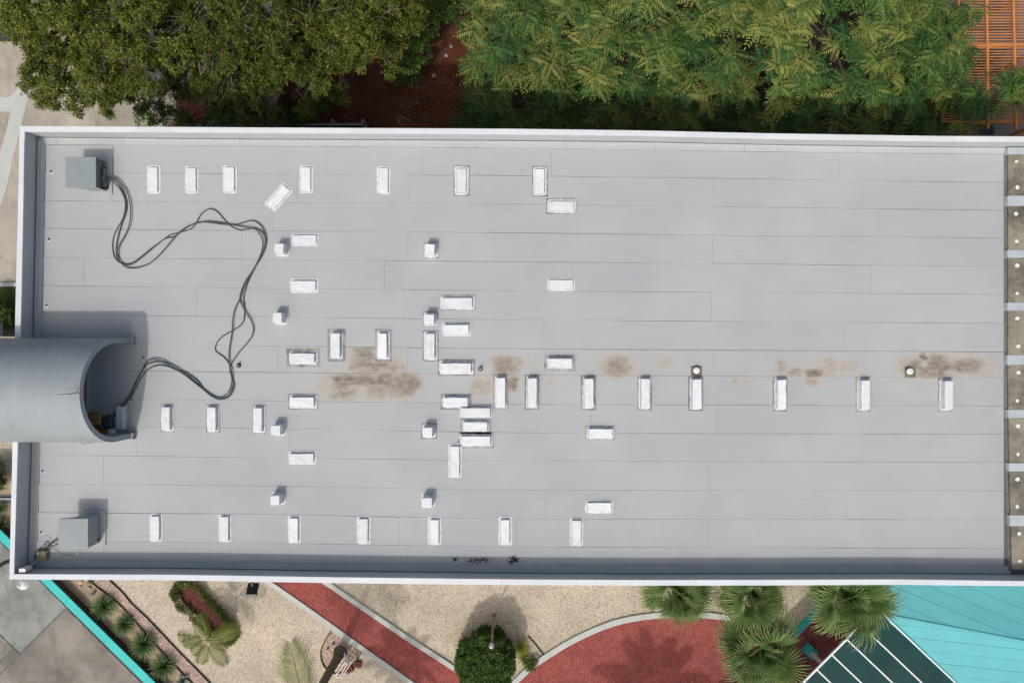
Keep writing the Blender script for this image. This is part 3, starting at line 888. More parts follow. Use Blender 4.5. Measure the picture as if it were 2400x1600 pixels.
# ------------------------------------------------------------------ white roof plinths
ORD = ['first', 'second', 'third', 'fourth', 'fifth', 'sixth', 'seventh', 'eighth']
def plinth(corners, h, label, group, grow=5.5, patch=0.0, apron=True):
    """corners: px of the top face, in order"""
    top = [P(x, y, ROOF + h) for x, y in corners]
    c = sum((p for p in top), Vector()) / 4
    root = thing('roof_plinth', label, 'plinth', (c.x, c.y, ROOF), group)
    rr = RND
    # block: slightly uneven hand-cast top, tapered
    def grid(p, n=4):
        vs = []
        for i in range(n + 1):
            for j in range(n + 1):
                a = p[0].lerp(p[1], i / n); b = p[3].lerp(p[2], i / n); q = a.lerp(b, j / n); q = q.copy()
                edge = i in (0, n) or j in (0, n)
                q.z += rr.uniform(-.006, .004) if not edge else rr.uniform(-.004, .001)
                if edge: q += Vector((rr.uniform(-.006, .006), rr.uniform(-.006, .006), 0))
                vs.append(q)
        return vs
    n = 4; vs = grid(top, n); m = n + 1; fs = [(i * m + j, (i + 1) * m + j, (i + 1) * m + j + 1, i * m + j + 1) for i in range(n) for j in range(n)]
    ring = [i * m for i in range(m)] + [n * m + j for j in range(1, m)] + [i * m + n for i in range(n - 1, -1, -1)] + [j for j in range(n - 1, 0, -1)]
    k0 = len(vs)
    for q in ring:
        d = vs[q] - c; d.z = 0
        p = vs[q] + d.normalized() * .012; p.z = ROOF + .004; vs.append(p)
    k = len(ring)
    fs += [(ring[q], k0 + q, k0 + (q + 1) % k, ring[(q + 1) % k]) for q in range(k)]
    mb = MB(); mb.add(vs, fs); o = mb.build('block', M['white_paint'], root); bevel(o, .012, 2)
    def outline(g, rough, z0, z1, nm, mat, rnd_c=True):
        base = [Vector((p.x, p.y, 0)) + (Vector((p.x, p.y, 0)) - Vector((c.x, c.y, 0))).normalized() * 0 for p in top]
        u = (base[1] - base[0]).normalized(); w = (base[3] - base[0]).normalized()
        sg = [(-1, -1), (1, -1), (1, 1), (-1, 1)]
        cor = [base[i] + u * sg[i][0] * g + w * sg[i][1] * g for i in range(4)]
        poly = []
        for i in range(4):
            a = cor[i]; b = cor[(i + 1) % 4]; L = (b - a).length; nn = max(3, int(L / .09))
            for s in range(nn):
                t = s / nn; q = a.lerp(b, t)
                if rnd_c and s == 0: q = q + (Vector((c.x, c.y, 0)) - q).normalized() * g * .35
                q = q + Vector((rr.uniform(-1, 1), rr.uniform(-1, 1), 0)) * rough
                poly.append(q)
        mb = MB(); mb.prism(poly, z0, z1); return mb.build(nm, M[mat], root)
    if patch: outline(patch * 1.25 / 70, .002, ROOF + .004, ROOF + .0125, 'membrane_patch', 'patch', False)
    outline(.020, .003, ROOF + .004, ROOF + .021, 'edge_shade_line', 'edge_shade_grey', False)  # grey outline painted in for the shadow line around the block
    if apron: outline(grow / 70 * rr.uniform(.9, 1.1), .012, ROOF + .004, ROOF + .0165, 'sealant_apron', 'sealant')
    return root
def rect(x0, y0, x1, y1, sk=0.0): return [(x0, y0), (x1, y0 + sk), (x1, y1 + sk), (x0, y1)]

gA = 'plinths in the row along the upper parapet'
for i, (x0, y0, x1, y1) in enumerate([(348, 392, 368, 447), (437, 393, 458.5, 447), (526, 392, 548, 447), (706.6, 392, 727, 447), (888, 393.6, 909, 448.5), (1071, 395, 1092, 450), (1255, 396, 1276, 452)]):
    plinth(rect(x0, y0, x1, y1), .083, f'white upright plinth, {ORD[i]} from left in the row along the upper parapet', gA, 5.5, 6.5 if i >= 5 else 0)
plinth([(663.5, 433.5), (679.6, 446.5), (642, 489), (624.5, 476)], .065, 'white plinth lying diagonally, the only one set at an angle', 'single white plinths', 5)
plinth(rect(1288, 472, 1344.6, 493), .070, 'white level plinth just below the last plinth of the upper row', 'single white plinths', 5, 6.2)
gC = 'level plinths in the left column'
for i, (x0, y0, x1, y1, h, pt) in enumerate([(686.7, 551, 741, 571, .08, 0), (684, 658, 739, 679.6, .10, 0), (680, 828, 736, 849, .14, 9), (680, 931, 735, 952, .15, 6.5), (679.6, 1063, 734, 1084, .12, 0)]):
    plinth(rect(x0, y0, x1, y1), h, f'white level plinth, {ORD[i]} from top in the column right of the coiled pipes', gC, 5.5, pt)
plinth(rect(1287.5, 656, 1343, 676), .090, 'white level plinth alone, right of centre below the upper level one', 'single white plinths', 5.5)
plinth(rect(1285, 840, 1341, 861), .192, 'white level plinth in a grimy patch between brown stains', 'single white plinths', 3, 7)
gE = 'plinths clustered at the centre of the roof'
plinth(rect(1037, 698, 1106, 719), .128, 'long white level plinth, topmost of the central cluster', gE, 5.5, 6)
plinth(rect(1041, 761, 1098, 782), .154, 'shorter white level plinth beside the second central cube', gE, 5.5)
plinth(rect(1034, 851, 1104, 872), .166, 'long white level plinth just left of the dark pipe stub', gE, 5, 7)
gE2 = 'upright plinths left of the centre'
for i, (x0, y0, x1, y1, pt) in enumerate([(776, 781, 796, 836.5, 9), (887, 781, 906, 837, 8), (997.5, 782, 1018, 838.5, 7)]):
    plinth(rect(x0, y0, x1, y1), .166, f'white upright plinth, {ORD[i]} from left of three above the brown stains', gE2, 5, pt)
gS = 'stacked level plinths below the centre'
for i, (x0, y0, x1, y1, lab, pt) in enumerate([(1040, 931.6, 1096, 952.5, 'white level plinth touching a longer one at its lower right', 6.5), (1081, 956, 1148.5, 976, 'long white level plinth, upper of two long ones below centre', 0),
                                       (1087, 989, 1142, 1009, 'short white level plinth between two long ones below centre', 7), (1081, 1022, 1149, 1042.6, 'long white level plinth, lower of two long ones below centre', 7)]):
    plinth(rect(x0, y0, x1, y1), .166, lab, gS, 4, pt)
plinth(rect(1056, 1046, 1076.5, 1115), .115, 'tall white upright plinth below the central stack of plinths', 'single white plinths', 5)
gF = 'upright plinths in the long right row'
for i, (x0, y0, x1, y1) in enumerate([(1163, 885.5, 1184, 953), (1237.5, 886, 1258, 954), (1370, 887.5, 1391, 955), (1503.6, 888, 1523.5, 956), (1624, 889, 1644.6, 957), (1824, 890, 1843, 958), (2020, 891, 2039, 959), (2215, 892.6, 2234, 958.5)]):
    plinth(rect(x0, y0, x1, y1), .218, f'white upright plinth, {ORD[i]} from left in the long row below the stains', gF, 3.5 if i < 5 else 4, 6)
plinth(rect(1380, 1005, 1435.5, 1025), .166, 'white level plinth alone below the long row of upright plinths', 'single white plinths', 4.5, 5)
plinth(rect(1378, 1178, 1433, 1199), .115, 'white level plinth above the last plinth of the bottom row', 'single white plinths', 5)
gH = 'plinths in the bottom row'
for i, (x0, y0, x1, y1) in enumerate([(353, 1210, 372, 1265), (515, 1211, 534.5, 1267), (678, 1214.5, 698, 1269), (841, 1216, 861.5, 1270.6), (1008, 1218, 1028, 1272.7), (1174, 1218, 1194, 1273), (1341.6, 1220, 1362, 1275)]):
    plinth(rect(x0, y0, x1, y1), .115, f'white upright plinth, {ORD[i]} from left in the bottom row', gH, 5.5)
gJ = 'upright plinths right of the barrel vault'
plinth(rect(271, 953, 289, 1005), .154, 'dull upright plinth inside the shadow of the vault mouth', gJ, 4, 5)
for i, (x0, y0, x1, y1) in enumerate([(377.5, 954, 397, 1007), (484.7, 954.6, 504.6, 1009), (594, 956, 613, 1011)]):
    plinth(rect(x0, y0, x1, y1), .166, f'white upright plinth, {ORD[i]} from left of three right of the vault', gJ, 4.5, 5)
gK = 'tall white cube plinths'
for i, (x0, y0, x1, y1, col, row) in enumerate([(643, 571, 664, 593, 'left', 'topmost'), (997, 572, 1018, 595, 'right', 'topmost'), (639, 733, 660, 755, 'left', 'second'), (994.6, 736, 1016.6, 758.7, 'right', 'second'),
                                            (635, 997, 657, 1019, 'left', 'third'), (991.6, 1002, 1013, 1024, 'right', 'third'), (634, 1161, 655, 1183, 'left', 'lowest'), (989.5, 1166.6, 1012, 1189.5, 'right', 'lowest')]):
    plinth(rect(x0, y0, x1, y1), .397, f'tall white cube plinth, {row} of four in the {col} column', gK, 5, 6 if col == 'right' and row != 'lowest' else 0)

# ------------------------------------------------------------------ small roof fittings
def blob(mb, c, r, z0, z1, n=11, rough=.2):
    mb.prism([(c.x + math.cos(6.283 * k / n) * r * RND.uniform(1 - rough, 1 + rough), c.y + math.sin(6.283 * k / n) * r * RND.uniform(1 - rough, 1 + rough)) for k in range(n)], z0, z1)
    return mb
for i, (x, y) in enumerate([(120, 404), (115, 562), (110, 716), (100, 1104), (96, 1247)]):
    c = P(x, y, ROOF)
    w = ['beside the upper grey hood', 'between the upper hood and the vault shadow', 'just above the vault shadow', 'below the barrel vault', 'left of the lower grey hood'][i]
    rt = thing('roof_drain', f'small white drain spot with dark hole {w}', 'drain', (c.x, c.y, ROOF), 'small drains along the left parapet')
    blob(MB(), c, .065, ROOF + .004, ROOF + .018).build('sealant_ring', M['plastic_white'], rt)
    d = c + Vector((.005, .008, 0))
    MB().lathe(d, [(.032, .0), (.034, .05), (.02, .055)], 10).build('stub', M['lead'], rt)
for i, (x, y, lab) in enumerate([(560, 856, 'short dark pipe stub beside the coiled pipes'), (1126, 864, 'short dark pipe stub between the central plinths and brown stain')]):
    c = P(x, y, ROOF)
    rt = thing('vent_pipe', lab, 'pipe', (c.x, c.y, ROOF), 'short dark vent pipes')
    MB().lathe(c, [(.085, .004), (.075, .016), (.05, .03)], 16).build('collar', M['lead'], rt)
    MB().lathe(c, [(.036, .02), (.036, .20), (.026, .20), (.026, .12)], 14).build('stub', M['steel' if i == 0 else 'plastic_white'], rt)
for i, (x, y, lab) in enumerate([(1633, 868, 'white round vent cap on a grey square, above the fifth plinth of the long row'), (2134, 870, 'white round vent cap at the corner of the large brown stain')]):
    c = P(x, y, ROOF + .16); c.z = ROOF
    rt = thing('roof_vent', lab, 'vent', c, 'round white vent caps')
    b0 = P((x - 14 if i == 0 else x - 14), y - 11, ROOF); b1 = P(x + 12, y + 14, ROOF)
    MB().prism([(b0.x, b0.y), (b1.x, b0.y), (b1.x, b1.y), (b0.x, b1.y)], ROOF + .004, ROOF + .014).build('base_plate', M['drain_plate'], rt)
    MB().lathe(c, [(.07, .01), (.07, .12)], 16).build('neck', M['lead'], rt)
    MB().lathe(c, [(.105, .10), (.108, .125), (.10, .15), (.06, .165), (.02, .172)], 20).build('cap', M['plastic_white'], rt, True)
    MB().lathe(c, [(.012, .165), (.012, .178)], 8).build('screw', M['lead'], rt)
for x, y, lab in [(336, 837, 'tiny dark screw anchor in the vault shadow, upper of two'), (309, 936, 'tiny dark screw anchor in the vault shadow, lower of two')]:
    c = P(x, y, ROOF); rt = thing('anchor', lab, 'anchor', (c.x, c.y, ROOF), 'tiny anchors near the vault')
    MB().lathe(c, [(.03, .004), (.03, .02), (.014, .024), (.014, .06)], 10).build('bolt', M['lead'], rt)

# ------------------------------------------------------------------ sheet-metal pipe hoods
def hood(name, label, x0, y0, x1, y1, h, opening):
    """gooseneck hood: px rectangle of its top; overhangs to the left on a curved throat"""
    a = P(x0, y0, ROOF + h); b = P(x1, y1, ROOF + h)
    xl, xr, yt, yb = a.x, b.x, a.y, b.y
    c = Vector(((xl + xr) / 2, (yt + yb) / 2, ROOF))
    root = thing(name, label, 'hood', c, 'grey pipe hoods')
    w = xr - xl
    prof = [(xr, .0), (xr, h), (xl, h), (xl, h - .10)]
    for k in range(9):
        t = k / 8 * math.pi / 2
        prof.append((xl + .06 + w * .46 * math.sin(t), (h - .12) * (1 - (1 - math.cos(t))) * 1.0 if False else (h - .12) * math.cos(t)))
    n = len(prof)
    for yy, nm in ((yt, 'side_panel'), (yb, 'side_panel')):
        mb = MB(); s = 1 if yy == yt else -1
        A = [(x, yy, ROOF + z) for x, z in prof]; B = [(x, yy - s * .012, ROOF + z) for x, z in prof]
        mb.add(A + B, [tuple(range(n)), tuple(range(2 * n - 1, n - 1, -1))] + [(i, (i + 1) % n, n + (i + 1) % n, n + i) for i in range(n)])
        mb.build(nm, M['duct'], root)
    mb = MB(); mb.box(((xl + xr) / 2, (yt + yb) / 2, ROOF + h + .004), (w + .02, abs(yt - yb) + .02, .02)); bevel(mb.build('top_panel', M['duct'], root), .008)
    mb = MB(); pts = prof[2:]
    A = [(x, yt, ROOF + z) for x, z in pts]; B = [(x, yb, ROOF + z) for x, z in pts]; m = len(pts)
    mb.add(A + B, [(i, i + 1, m + i + 1, m + i) for i in range(m - 1)]); mb.build('throat_panel', M['duct'], root, True)
    bx0 = prof[-1][0]
    mb = MB(); mb.box(((bx0 + xr) / 2 + .05, (yt + yb) / 2, ROOF + .03), (xr - bx0 + .26, abs(yt - yb) + .22, .05)); bevel(mb.build('base_curb', M['membrane'], root), .012)
    if opening:
        mb = MB(); mb.box((xr - .10, (yt + yb) / 2, ROOF + h * .5 + .03), (.02, abs(yt - yb) - .03, h - .08)); mb.build('inner_panel', M['sheet_duct_shade'], root)  # dark inside of the hood, its shade painted as a darker duct colour
        mb = MB(); rr = random.Random(3)
        mb.tube([(xr - .03 + rr.uniform(-.03, .03), yt - .25 - .1 * k, ROOF + .17 + rr.uniform(-.05, .08)) for k in range(7)], [rr.uniform(.05, .085) for _ in range(7)], 8)
        mb.build('insulation_wad', M['insul'], root, True)
        mb = MB()
        for k in range(5): mb.tube(spline([(xr - .08, yb + .15 + k * .035, ROOF + .12), (xr + .02, yb + .10 + k * .04, ROOF + .2), (xr + .05, yb + .07 + k * .03, ROOF + .06)], 4), .012, 6)
        mb.build('copper_tail', M['cable_black'], root)
        mb = MB(); mb.bar((xr + .01, yt - .2, ROOF + .34), (xr + .01, yt - .46, ROOF + .34), .02, .02); mb.bar((xr + .01, yt - .2, ROOF + .34), (xr + .01, yt - .2, ROOF + .06), .02, .02); mb.build('bracket', M['black'], root)
    else:
        mb = MB(); mb.box((xr - .006, (yt + yb) / 2, ROOF + h * .5), (.012, abs(yt - yb) - .026, h - .01)); mb.build('end_panel', M['duct'], root)
        mb = MB(); mb.box((xr + .006, yb + .12, ROOF + .16), (.02, .06, .10)); mb.build('access_slot', M['black'], root)
    return root
hood('pipe_hood', 'grey metal gooseneck hood in the upper left corner, pipes leaving its open side', 154, 369, 224.5, 438.5, .68, True)
hood('pipe_hood', 'grey metal gooseneck hood in the lower left corner beside tangled cables', 138, 1215.5, 206, 1283.5, .74, False)

# ------------------------------------------------------------------ insulated pipes snaking over the roof
Z1 = [(958, 480), (1040, 495), (1100, 560), (1145, 650), (1150, 740), (1130, 830), (1080, 920), (1045, 1000), (1035, 1090), (1050, 1180), (1100, 1236), (1160, 1250), (1220, 1236), (1290, 1188), (1400, 1098), (1500, 1026), (1560, 985), (1650, 958), (1750, 930), (1800, 876), (1850, 790), (1920, 745), (1990, 765), (2060, 840), (2120, 900), (2200, 935), (2270, 930), (2330, 924)]
Z2 = [(962, 474), (1050, 476), (1120, 560), (1157, 660), (1160, 760), (1122, 870), (1088, 980), (1068, 1090), (1072, 1170), (1104, 1226), (1155, 1258), (1224, 1244), (1306, 1186), (1416, 1094), (1514, 1018), (1600, 998), (1680, 940), (1760, 890), (1850, 865), (1950, 872), (2060, 887), (2150, 892), (2230, 872), (2300, 853)]
Z3 = [(966, 470), (1060, 466), (1140, 540), (1185, 640), (1200, 760), (1190, 880), (1150, 980), (1095, 1080), (1080, 1160), (1097, 1216), (1150, 1275), (1220, 1288), (1300, 1275), (1380, 1240), (1460, 1170), (1540, 1080), (1620, 985), (1700, 918), (1800, 878), (1900, 860), (2000, 868), (2120, 888), (2220, 906), (2300, 918)]
q = lambda L, bx, by, s=3.92: [(bx + x / s, by + y / s) for x, y in L]
A1 = q(Z1, 0, 300) + [(606, 538), (615, 544), (621, 555), (622, 570), (616, 592), (600, 622), (584, 655), (574, 684), (571, 702)] + q([(2245, 60), (2245, 170), (2215, 240), (2140, 290), (2040, 350), (1990, 410), (1980, 470), (2010, 503), (2060, 540), (2105, 600), (2120, 680), (2142, 755), (2132, 830), (2085, 902), (2010, 916), (1925, 872), (1840, 800), (1740, 730), (1640, 663), (1540, 622), (1470, 611), (1400, 625), (1350, 660), (1300, 720), (1250, 820), (1190, 920), (1110, 1010), (1040, 1085)], 0, 700)
A2 = q(Z2, 0, 300) + [(600, 520), (613, 531), (621, 547), (623.5, 565), (620, 585), (609, 608), (592, 634), (575, 660), (564, 687), (563, 704)] + q([(2240, 90), (2290, 170), (2327, 260), (2316, 340), (2260, 420), (2190, 500), (2130, 590), (2112, 645), (2128, 720), (2148, 790), (2134, 858), (2090, 908), (2012, 922), (1935, 890), (1872, 832), (1825, 765), (1770, 718), (1690, 672), (1590, 622), (1510, 590), (1450, 579), (1390, 588), (1336, 616), (1288, 690), (1238, 800), (1186, 908), (1116, 988), (1046, 1075)], 0, 700)
A3 = q(Z3, 0, 300) + [(600, 538), (610, 551), (615.5, 565), (615, 582), (608, 604), (594, 632), (578, 660), (567, 684), (562, 700)] + q([(2160, 90), (2138, 190), (2134, 290), (2120, 380), (2106, 470), (2104, 550), (2116, 615), (2132, 690), (2128, 770), (2108, 842), (2060, 897), (2000, 912), (1930, 880), (1850, 818), (1750, 740), (1650, 656), (1560, 606), (1480, 566), (1410, 554), (1350, 578), (1304, 660), (1244, 770), (1182, 900), (1094, 1008), (1034, 1078)], 0, 700)
for i, (pts, lab) in enumerate([(A1, 'dark insulated pipe whose high loop rises above the other two'), (A2, 'dark insulated pipe bulging farthest right above the vent stub'), (A3, 'dark insulated pipe swinging lowest in the first bend')]):
    path = [P(x, y, ROOF + .032 + .022 * i + .012 * math.sin(.7 * k + i * 2)) for k, (x, y) in enumerate(pts)]
    path[0].z = ROOF + .20; path[1].z = ROOF + .12
    mb = MB(); mb.tube(spline(path, 5), .0185, 7)
    o = mb.build('insulated_pipe', M['pipe'], None, True)
    tag(o, lab, 'pipe', 'insulated pipes on the roof')

# ------------------------------------------------------------------ barrel vault
VC = P(0, 909, ROOF).y; RO = 1.67; TH = .17; ZS = .88
XB = P(313, 800, ROOF).x; XL = -19.5; LEAN = .26
vt = thing('barrel_vault', 'grey barrel vault over the left end of the roof, open arched mouth', 'vault', (XB - 2, VC, ROOF))
def prof(r, n=28):
    p = [(-r, 0.0), (-r, ZS * .5), (-r, ZS)]
    for k in range(1, n): p.append((-r * math.cos(math.pi * k / n), ZS + r * math.sin(math.pi * k / n)))
    return p + [(r, ZS), (r, ZS * .5), (r, 0.0)]
po, pi = prof(RO), prof(RO - TH)
def xe(z): return XB - LEAN * z / 2.55
XW = P(29, 1000, PTOP).x - .03
n = len(po); mb = MB()
for xs in ([XL, XW, -15, -14] + [None],):
    vs = []
    for x in xs:
        for y, z in po: vs.append((xe(z) if x is None else x, VC + y, ROOF + z))
    fs = []
    for i in range(len(xs) - 1):
        for j in range(n - 1): fs.append((i * n + j, (i + 1) * n + j, (i + 1) * n + j + 1, i * n + j + 1))
    mb.add(vs, fs)
# legs of the vault outside the building run down to the ground
for s in (-1, 1):
    mb.add([(XL, VC + s * RO, ROOF), (XW, VC + s * RO, ROOF), (XW, VC + s * RO, 0), (XL, VC + s * RO, 0)], [(0, 1, 2, 3)])
mb.build('shell', M['vault'], vt, True)
mb = MB(); vs = []
for y, z in pi: vs.append((XL, VC + y, ROOF + z))
for y, z in pi: vs.append((xe(z), VC + y, ROOF + z))
mb.add(vs, [(j, j + 1, n + j + 1, n + j) for j in range(n - 1)]); mb.build('soffit', M['vault'], vt, True)
mb = MB(); vs = [(xe(z), VC + y, ROOF + z) for y, z in po] + [(xe(z), VC + y, ROOF + z) for y, z in pi]
mb.add(vs, [(j, j + 1, n + j + 1, n + j) for j in range(n - 1)]); mb.build('rim', M['vault'], vt)
for s in (-1, 1):
    mb = MB(); mb.box((XB + .035, VC + s * (RO - TH / 2), ROOF + .10), (.09, TH + .05, .19)); bevel(mb.build('foot_block', M['patch'], vt), .012)
mb = MB(); mb.add([(XL, VC + y, ROOF + z) for y, z in po], [tuple(range(n))]); mb.build('back_wall', M['vault'], vt)
xs_ = P(214, 900, ROOF).x
mb = MB(); mb.box((xs_ - .06, VC, ROOF + .14), (.16, 2 * (RO - TH) - .02, .28)); mb.build('threshold', M['vault'], vt)
mb = MB(); mb.bar((xs_ - .10, VC + 1.1, ROOF + .30), (xs_ - .08, VC - 1.0, ROOF + .30), .06, .035); o = mb.build('timber_batten', M['timber_red']); tag(o, 'reddish timber batten on the threshold inside the vault', 'batten')
# antenna on the crown
ca = P(178, 921, ROOF + 2.55)
an = thing('antenna', 'small wire aerial on the crown of the vault', 'aerial', ca)
mb = MB(); mb.tube([ca - Vector((0, 0, .1)), ca + Vector((0, 0, .30))], .010, 6); mb.build('mast', M['black'], an)
mb = MB(); mb.tube([ca + Vector((.05, 0, .2)), ca + Vector((-.42, -.03, .22))], .008, 6); mb.build('boom', M['black'], an)
mb = MB(); mb.tube([ca + Vector((0, 0, .25)), ca + Vector((.05, .3, .02))], .004, 5); mb.tube([ca + Vector((.0, .02, .02)), ca + Vector((.12, -.02, .0))], .012, 5); mb.build('guy_wire', M['steel'], an)
mb = MB(); mb.tube([P(184, 1034, ROOF + .9), P(196, 1040, ROOF + .3), P(224, 1035, ROOF + .9)], .007, 5); o = mb.build('loose_wire', M['cable_black']); tag(o, 'thin dark wire hanging at the lower side of the vault', 'wire')
# things stored inside the mouth
def crate(name, label, cat, c, size, rz, mat, z, lidded=True):
    rt = thing(name, label, cat, (c.x, c.y, z))
    mb = MB(); mb.box((c.x, c.y, z + size[2] / 2), size, rz); bevel(mb.build('body', M[mat], rt), .008)
    mb = MB(); mb.box((c.x, c.y, z + size[2] + .004), (size[0] * .98, size[1] * .12, .006), rz); mb.build('tape', M['timber'], rt)
    return rt
crate('cardboard_box', 'brown cardboard box in the dark of the vault mouth', 'box', P(233, 982, ROOF), (.30, .34, .26), .05, 'card', ROOF + .01)
crate('cardboard_box', 'small reddish box tilted below the brown box in the vault', 'box', P(226, 1000, ROOF), (.18, .20, .16), .5, 'timber_red', ROOF + .01)
crate('wooden_crate', 'flat pinkish crate at the back of the vault mouth', 'crate', P(214, 973, ROOF), (.42, .20, .20), .05, 'timber', ROOF + .01)
mb = MB(); c = P(262, 1009, ROOF)
mb.bar((c.x - .9, c.y - .03, ROOF + .14), (c.x + .1, c.y, ROOF + .14), .14, .20); bm_ = thing('timber_beam', 'long beam with a white end inside the vault mouth', 'beam', (c.x, c.y, ROOF))
mb.build('beam', M['timber'], bm_)
mb = MB(); mb.box((c.x + .10, c.y, ROOF + .14), (.14, .15, .21)); mb.build('white_end', M['plastic_white'], bm_)
mb = MB(); mb.prism([P(248, 975, ROOF), P(266, 970, ROOF), P(270, 1000, ROOF), P(246, 1000, ROOF)], ROOF + .012, ROOF + .22); o = mb.build('dark_tub', M['pipe']); tag(o, 'dark round-sided tub beside the dull plinth in the vault', 'tub'); bevel(o, .06, 4)

# ------------------------------------------------------------------ electrical clutter in the lower left corner
c = P(57, 1333, ROOF + .55)
jb = thing('junction_box', 'white junction box fixed high in the lower left parapet corner', 'box', (c.x, c.y, ROOF + .36))
mb = MB(); a = P(53, 1336, PTOP - .10); mb.box((a.x, a.y, ROOF + .50), (.20, .13, .34)); bevel(mb.build('body', M['plastic_white'], jb), .012)
mb = MB(); mb.box((a.x, a.y, ROOF + .678), (.205, .135, .015)); mb.build('cover', M['plastic_white'], jb)
c = P(104, 1298, ROOF)
yb = thing('control_box', 'olive yellow control box under the tangled cables', 'box', (c.x, c.y, ROOF))
mb = MB(); mb.box((c.x, c.y, ROOF + .08), (.33, .30, .15)); bevel(mb.build('body', M['box_yellow'], yb), .012)
mb = MB(); mb.box((c.x, c.y - .02, ROOF + .158), (.29, .22, .008)); mb.build('cover', M['box_yellow'], yb)
def wire(label, pts, zs, r, mat, grp='loose cables in the lower left corner', nm='cable'):
    path = [P(x, y, ROOF + z) for (x, y), z in zip(pts, zs)]
    o = MB().tube(spline(path, 6), r, 6).build(nm, M[mat], None, True); return tag(o, label, 'cable', grp)
s7 = lambda L: [(x / 7.84, 1180 + y / 7.84) for x, y in L]
wire('black cable looping once above the olive box', s7([(1070, 640), (1010, 660), (960, 700), (910, 745), (880, 700), (840, 700), (820, 740), (840, 780), (890, 770), (930, 740), (985, 690), (1060, 655)]), [.3, .2, .1, .06, .05, .05, .05, .05, .06, .1, .2, .3], .010, 'cable_black')
wire('black cable running from the lower hood to the corner tangle', s7([(1075, 740), (1010, 710), (960, 720), (905, 770), (840, 815), (760, 820), (690, 850), (650, 890)]), [.25, .1, .06, .06, .18, .18, .1, .1], .011, 'cable_black')
wire('black cable arching lowest into the corner tangle', s7([(1065, 745), (1030, 760), (960, 780), (900, 780), (850, 830), (830, 900), (790, 950), (730, 985), (700, 1000)]), [.25, .1, .05, .05, .2, .2, .19, .1, .05], .010, 'cable_black')
wire('dark blue cable bunch against the corner flashing', s7([(690, 870), (650, 910), (640, 960), (650, 1000), (640, 1040), (665, 960), (700, 930)]), [.15, .1, .1, .1, .08, .1, .2], .016, 'cable_blue')
wire('white cable from the junction box into the tangle', s7([(555, 1165), (600, 1110), (660, 1050), (700, 990), (715, 930), (700, 905), (680, 920)]), [.4, .25, .15, .12, .2, .22, .2], .011, 'cable_white')
wire('white cable bowed below the lower hood', s7([(800, 905), (850, 890), (950, 845), (1000, 850), (1060, 905), (1150, 955), (1280, 970), (1380, 945), (1440, 890), (1462, 815)]), [.2, .18, .06, .05, .05, .05, .05, .06, .15, .45], .010, 'cable_white')
wire('thin grey cable curving from the drain spot to the hood', s7([(790, 590), (850, 585), (900, 610), (930, 650), (950, 690)]), [.02, .02, .02, .03, .05], .006, 'cable_white')

# dead leaves swept against the bottom parapet
rs = np.random.RandomState(21)
for (x, y, sx, sy, n, lab) in [(1122, 1312, 30, 6, 150, 'left patch of dark leaf litter in the shadowed bottom gutter'), (1204, 1311, 13, 7, 130, 'right clump of dark leaf litter in the shadowed bottom gutter'), (1066, 1310, 7, 4, 30, 'sparse specks of leaf litter, leftmost in the bottom gutter')]:
    px = x + rs.normal(size=n) * sx * .55; py = y + rs.normal(size=n) * sy * .55
    b = np.array([P(a, c_, ROOF + .012) for a, c_ in zip(px, py)]); an_ = rs.rand(n) * 6.28
    d = np.stack([np.cos(an_), np.sin(an_), rs.rand(n) * .3], 1); sd = nrm(np.cross(d, [0, 0, 1.0]))
    o = leaf_mesh('leaf_litter', rhomb(b, d, sd, .025 + .04 * rs.rand(n), .02 + .015 * rs.rand(n)), rs.rand(n), M['litter'])
    tag(o, lab, 'leaf litter', None, 'stuff')

# ------------------------------------------------------------------ fixtures on the outer walls
c = P(592, 1376, 6.7)
fl = thing('floodlight', 'black floodlight bracketed to the outside of the bottom wall', 'floodlight', c)
wy = P(592, 1370, PTOP).y + .02
mb = MB(); Mx = Matrix.Rotation(math.radians(-35), 4, 'X'); mb.box((c.x, c.y - .06, 6.7), (.36, .42, .09), M=Mx); bevel(mb.build('housing', M['black'], fl), .01)
mb = MB()
for k in range(6): mb.box(Vector((c.x, c.y - .02, 6.7)) + Mx @ Vector((0, -.17 + .055 * k, .06)), (.34, .008, .04), M=Mx)
mb.build('cooling_fin', M['black'], fl)
mb = MB(); mb.box(Vector((c.x, c.y - .02, 6.7)) + Mx @ Vector((0, -.24, .03)), (.37, .015, .10), M=Mx); mb.build('visor', M['steel'], fl)
mb = MB(); mb.bar((c.x, wy, 6.75), (c.x, c.y, 6.72), .05, .03); mb.bar((c.x - .16, c.y, 6.7), (c.x + .16, c.y, 6.7), .03, .03); mb.build('bracket', M['black'], fl)
c = P(57, 1367, 6.9)
dl = thing('dome_lamp', 'white swan-neck dish lamp outside the lower left corner', 'lamp', c)
mb = MB(); Mx = Matrix.Rotation(math.radians(-28), 4, 'X') @ Matrix.Rotation(math.radians(18), 4, 'Y')
mb.lathe(c, [(.19, -.05), (.195, -.02), (.17, .05), (.10, .10), (.03, .12)], 24, M=Mx); mb.build('dish', M['plastic_white'], dl, True)
mb = MB(); mb.tube(spline([(c.x - .10, P(57, 1369, 6.9).y + .28, 6.85), (c.x - .10, c.y + .1, 6.95), (c.x - .10, c.y - .02, 7.05), (c.x - .05, c.y - .07, 7.04)], 6), .035, 10); mb.build('arm', M['plastic_white'], dl, True)

